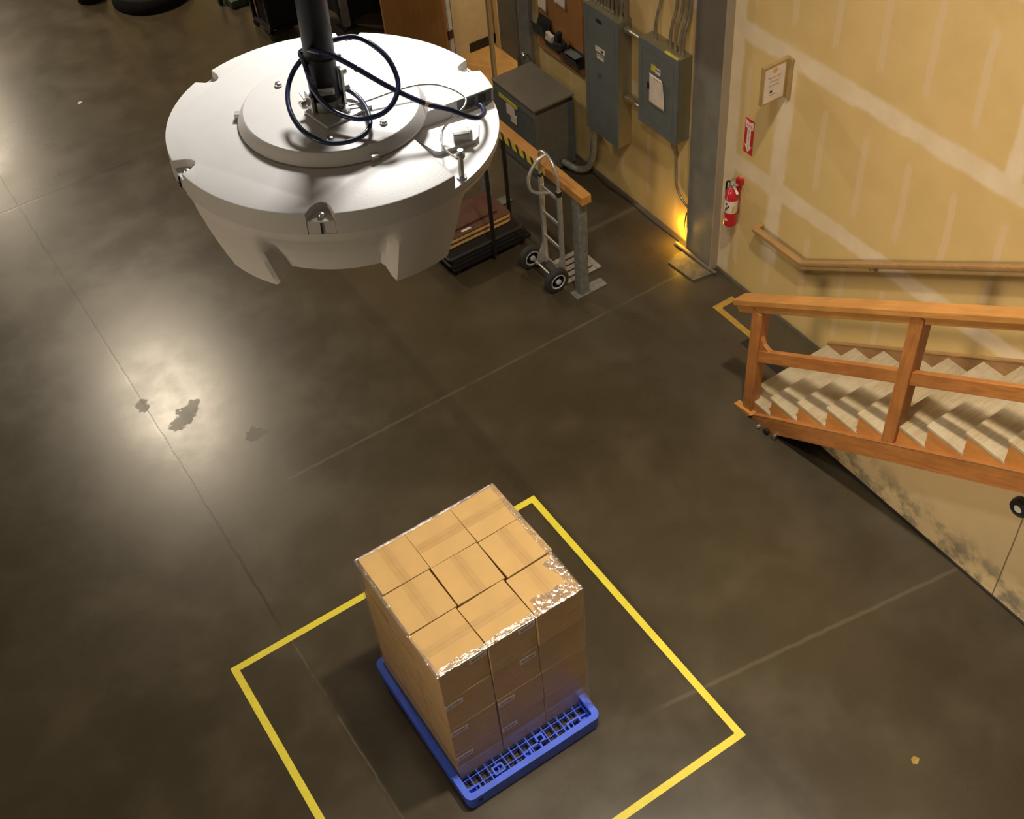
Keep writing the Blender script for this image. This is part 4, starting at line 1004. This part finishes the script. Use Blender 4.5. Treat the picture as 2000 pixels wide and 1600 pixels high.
h1 = holder(3.60, 3.80, 1.17, 1.36, 'black angled wall holder at the left end of the brown board')
MB().box((WX-.10, 3.50, 1.19), (WX-.06, 3.60, 1.27), .004, Matrix.Rotation(R(10), 3, 'X')).build('card', M['paper'], h1)
h2 = holder(3.40, 3.60, 1.12, 1.25, 'low black holder in the middle of the row on the brown board')
sc2 = thing('barcode_gun', 'black handheld gun resting in the holders on the brown board', 'handheld scanner', (WX-.08, 3.38, 1.2))
MB().box((WX-.13, 3.30, 1.20), (WX-.05, 3.44, 1.26), .015, Matrix.Rotation(R(-14), 3, 'X')).build('head', M['black'], sc2)
MB().box((WX-.11, 3.37, 1.25), (WX-.06, 3.42, 1.36), .012, Matrix.Rotation(R(12), 3, 'X')).build('handle', M['black'], sc2)
h3 = holder(3.08, 3.32, 1.10, 1.24, 'long black holder tray at the right end of the brown board')
MB().box((WX-.112, 3.10, 1.215), (WX-.03, 3.28, 1.222)).build('insert', M['panel'], h3)

# ------------------------------------------------------------------ signs and extinguisher on the drywall
ps = thing('projecting_sign', 'wood framed white sign sticking out from the drywall with an orange oval', 'sign', (WX, .54, 2.08))
MB().box((2.735, .50, 2.075), (WX-.001, .575, 2.40), .004).build('mount_board', M['signwood'], ps)
fm = MB(); O4 = [(2.497, 2.10), (2.735, 2.10), (2.735, 2.41), (2.497, 2.41)]; I4 = [(2.507, 2.110), (2.708, 2.110), (2.708, 2.397), (2.507, 2.397)]
ring(fm, O4, I4, 0, 1)
for v_ in fm.bm.verts: v_.co = Vector((v_.co.x, .525 if v_.co.z > .5 else .555, v_.co.y))
bmesh.ops.recalc_face_normals(fm.bm, faces=fm.bm.faces); fm.build('sign_frame', M['signwood'], ps)
MB().box((2.505, .531, 2.108), (2.710, .550, 2.399)).build('sign_face', M['paper'], ps)
SF = lambda x, z: frame((x, .5305, z), (1, 0, 0), (0, 0, 1))
ov = MB(); ov.lathe([(.022, 0), (.022, .0006)], (2.610, .531, 2.355), (0, -1, 0), 28); ovo = ov.build('oval_logo', M['amber'], ps)
for tx, zz, sz, mt in (('Watch For', 2.305, .028, 'ink'), ('Moving', 2.272, .028, 'ink'), ('Vehicles', 2.239, .028, 'ink')):
    text_mesh('sign_text', tx, sz, M[mt], SF(2.608, zz), ps)
MB().box((2.575, .5298, 2.178), (2.597, .5312, 2.198)).build('sign_mark', M['darkink'], ps)
MB().box((2.575, .5298, 2.160), (2.632, .5312, 2.163)).build('sign_mark', M['darkink'], ps)
fs = thing('fire_sign', 'red and white FIRE EXTINGUISHER arrow sticker on the drywall', 'sign', (WX, .89, 1.37))
SY0, SY1, SZ0, SZ1 = .842, .943, 1.375, 1.69
MB().box((WX-.0025, SY0, SZ0), (WX-.0005, SY1, SZ1)).build('sign_panel', M['redsign'], fs)
yc = (SY0+SY1)/2; hw = (SY1-SY0)/2
ar = MB(); ar.prism([(yc+hw*.86, SZ1-.012), (yc, SZ1-.034), (yc-hw*.86, SZ1-.012), (yc-hw*.86, SZ1-.085), (yc-hw*.40, SZ1-.085), (yc-hw*.40, SZ0+.075), (yc-hw*.80, SZ0+.075), (yc, SZ0+.008), (yc+hw*.80, SZ0+.075), (yc+hw*.40, SZ0+.075), (yc+hw*.40, SZ1-.085), (yc+hw*.86, SZ1-.085)], 'x', WX-.0032, WX-.0024)
bmesh.ops.triangulate(ar.bm, faces=[f for f in ar.bm.faces if len(f.verts) > 4]); ar.build('arrow', M['paper'], fs)
WF = lambda y, z: frame((WX-.0034, y, z), (0, -1, 0), (0, 0, 1))
text_mesh('sign_text', 'FIRE', .036, M['redsign'], WF(yc, SZ1-.064), fs)
for i, ch in enumerate('EXTINGUISHER'): text_mesh('sign_letter', ch, .0165, M['darkink'], WF(yc, SZ1-.102-i*.0152), fs)

ex = thing('fire_extinguisher', 'red fire extinguisher with white label hanging on the drywall', 'fire extinguisher', (WX, .95, .66))
EXX, EXY, EZ = WX-.075, .952, .665
MB().lathe([(.0, .0), (.048, .0), (.056, .008), (.056, .30), (.050, .335), (.034, .362), (.019, .376), (.017, .392), (0, .392)], (EXX, EXY, EZ), (0, 0, 1), 32).build('cylinder', M['red'], ex, smooth=40)
lb_ = MB(); lb_.lathe([(.0566, .145), (.0568, .15), (.0568, .262), (.0566, .267)], (EXX, EXY, EZ), (0, 0, 1), 32, caps=False); lbo = lb_.build('label', M['paper'], ex, smooth=50)
def onc(az, z, r=.0572): return Vector((EXX+r*math.cos(R(az)), EXY+r*math.sin(R(az)), EZ+z))
for az, zz, hh, mt in ((205, .215, .012, 'darkink'), (185, .235, .010, 'darkink'), (190, .195, .010, 'darkink'), (180, .170, .012, 'darkink'), (245, .19, .035, 'yellowlabel')):
    p = onc(az, zz); mb = MB(); mb.box(p-Vector((.001, .008, hh)), p+Vector((.001, .008, hh)), 0, Matrix.Rotation(R(az), 3, 'Z')); mb.build('label_print', M[mt], lbo)
p = onc(190, .075); mb = MB(); mb.box(p-Vector((.001, .012, .012)), p+Vector((.001, .012, .012)), 0, Matrix.Rotation(R(190), 3, 'Z') @ Matrix.Rotation(R(45), 3, 'X')); mb.build('sticker', M['paper'], ex)
v0 = (EXX, EXY, EZ)
hd_ = MB(); hd_.lathe([(.017, .388), (.020, .392), (.020, .415), (.014, .425), (0, .425)], v0, (0, 0, 1), 18); hd_.build('valve', M['zinc'], ex, smooth=40)
lv = MB(); lv.bar((EXX, EXY+.01, EZ+.42), (EXX-.02, EXY-.075, EZ+.445), .02, .007); lv.build('lever', M['zinc'], ex)
l2_ = MB(); l2_.bar((EXX, EXY-.01, EZ+.405), (EXX-.012, EXY-.078, EZ+.355), .018, .007); l2_.build('handle', M['white'], ex)
hs = MB(); hs.tube([(EXX, EXY+.01, EZ+.405), (EXX-.005, EXY+.04, EZ+.415), (EXX-.008, EXY+.062, EZ+.39), (EXX-.006, EXY+.066, EZ+.32), (EXX-.004, EXY+.063, EZ+.24), (EXX-.004, EXY+.061, EZ+.16)], .009, 10, 6); hs.build('hose', M['black'], ex, smooth=60)
gg = MB(); gg.lathe([(.014, 0), (.014, .012), (0, .012)], (EXX-.018, EXY, EZ+.402), (-1, 0, 0), 14); gg.build('gauge', M['brass'], ex)
tg = MB(); tg.tube([(EXX-.03, EXY-.01, EZ+.40), (EXX-.055, EXY-.015, EZ+.35), (EXX-.062, EXY-.012, EZ+.28)], .002, 6, 4); tg.build('inspection_tag', M['paper'], ex)
hk = MB(); hk.box((EXX+.045, EXY-.055, EZ+.40), (WX-.001, EXY-.03, EZ+.455), .004); hk.box((EXX+.05, EXY-.02, EZ+.1), (WX-.001, EXY+.02, EZ+.44), .004); hk.build('wall_bracket', M['red'], ex)

# ------------------------------------------------------------------ far dark equipment along the top edge
rk = thing('equipment_rack', 'black wheeled rack standing in the shadow behind the hanging disc', 'rack', (1.75, 7.6, 0))
for xx in (1.33, 1.72):
    for yy in (7.33, 7.8):
        MB().box((xx-.02, yy-.02, .09), (xx+.02, yy+.02, 1.5)).build('post', M['blackmetal'], rk)
        mb = MB(); mb.lathe([(.02, 0), (.045, .004), (.045, .03), (.02, .034)], (xx-.017, yy-.02, .045), (1, .35, 0), 16); mb.build('caster', M['rubber'], rk, smooth=40)
for zz in (.10, .55, 1.0): MB().box((1.31, 7.31, zz), (1.74, 7.82, zz+.03)).build('shelf', M['blackmetal'], rk)
for zz, h in ((.13, .36), (.58, .38), (1.03, .4)):
    tag(MB().box((1.36, 7.35, zz), (1.70, 7.78, zz+h), .02).build('equipment_box', M['darkcloth'], origin=(1.53, 7.56, zz)), 'black box on the %s shelf of the dark rack' % {.13: 'lowest', .58: 'middle', 1.03: 'upper'}[zz], 'box')
sp = thing('steel_post', 'dark grey steel post standing between the black rack and the wooden door', 'post', (2.15, 7.05, 0))
MB().box((2.11, 7.02, .01), (2.19, 7.10, 3.0), .004).build('shaft', M['steel'], sp); MB().box((2.05, 6.96, 0), (2.25, 7.16, .012)).build('base_plate', M['blackmetal'], sp)
cr = thing('draped_crate', 'black cloth draped crate in the dark between the steel post and the wooden door', 'crate', (2.5, 7.7, 0))
def drape(u, v_):
    a_ = u*2*math.pi; sx = max(-1, min(1, 1.45*math.cos(a_))); sy = max(-1, min(1, 1.45*math.sin(a_)))
    k_ = 1+.05*math.sin(a_*9)*(1-v_)+.05*(1-v_)
    return (2.44+.26*sx*k_, 7.55+.40*sy*k_, .02+1.15*v_)
mb = MB(); mb.grid(drape, 72, 10, True); mb.grid(lambda u, v_: (lambda p: (2.44+(p[0]-2.44)*(1-v_), 7.55+(p[1]-7.55)*(1-v_), 1.17))(drape(u, 1)), 72, 2, True)
mb.build('cloth', M['darkcloth'], cr, smooth=50)
for j, (cx_, cy_, r_, lb) in enumerate(((.62, 9.35, .50, 'large round black machine base with bolts on the far floor at top left'), (-.02, 9.80, .17, 'small round black foot left of the large machine base on the far floor'))):
    t = thing('machine_base', lb, 'machine', (cx_, cy_, 0))
    MB().lathe([(r_, 0), (r_*1.0, .10), (r_*.92, .16), (r_*.55, .20), (r_*.5, .8), (0, .8)], (cx_, cy_, 0), (0, 0, 1), 40).build('drum', M['darkcloth'], t, smooth=35)
    for q in range(7 if j == 0 else 4):
        a0 = R(200+q*(150/6)); mb = MB(); mb.lathe([(.035, 0), (.035, .02), (.02, .028), (0, .028)], (cx_+r_*.80*math.cos(a0), cy_+r_*.80*math.sin(a0), .165), (0, 0, 1), 12); mb.build('bolt', M['galv'], t, smooth=35)
gm = thing('green_machine', 'dull green machine foot with a black bracket at the far top edge', 'machine', (1.37, 8.5, 0))
MB().box((1.25, 8.32, 0), (1.50, 8.7, .10), .02).build('base', M['green'], gm); MB().box((1.33, 8.40, .10), (1.44, 8.6, 1.0), .02).build('column', M['green'], gm); MB().box((1.17, 8.52, 0), (1.22, 8.60, .25), .008).build('bracket', M['black'], gm)
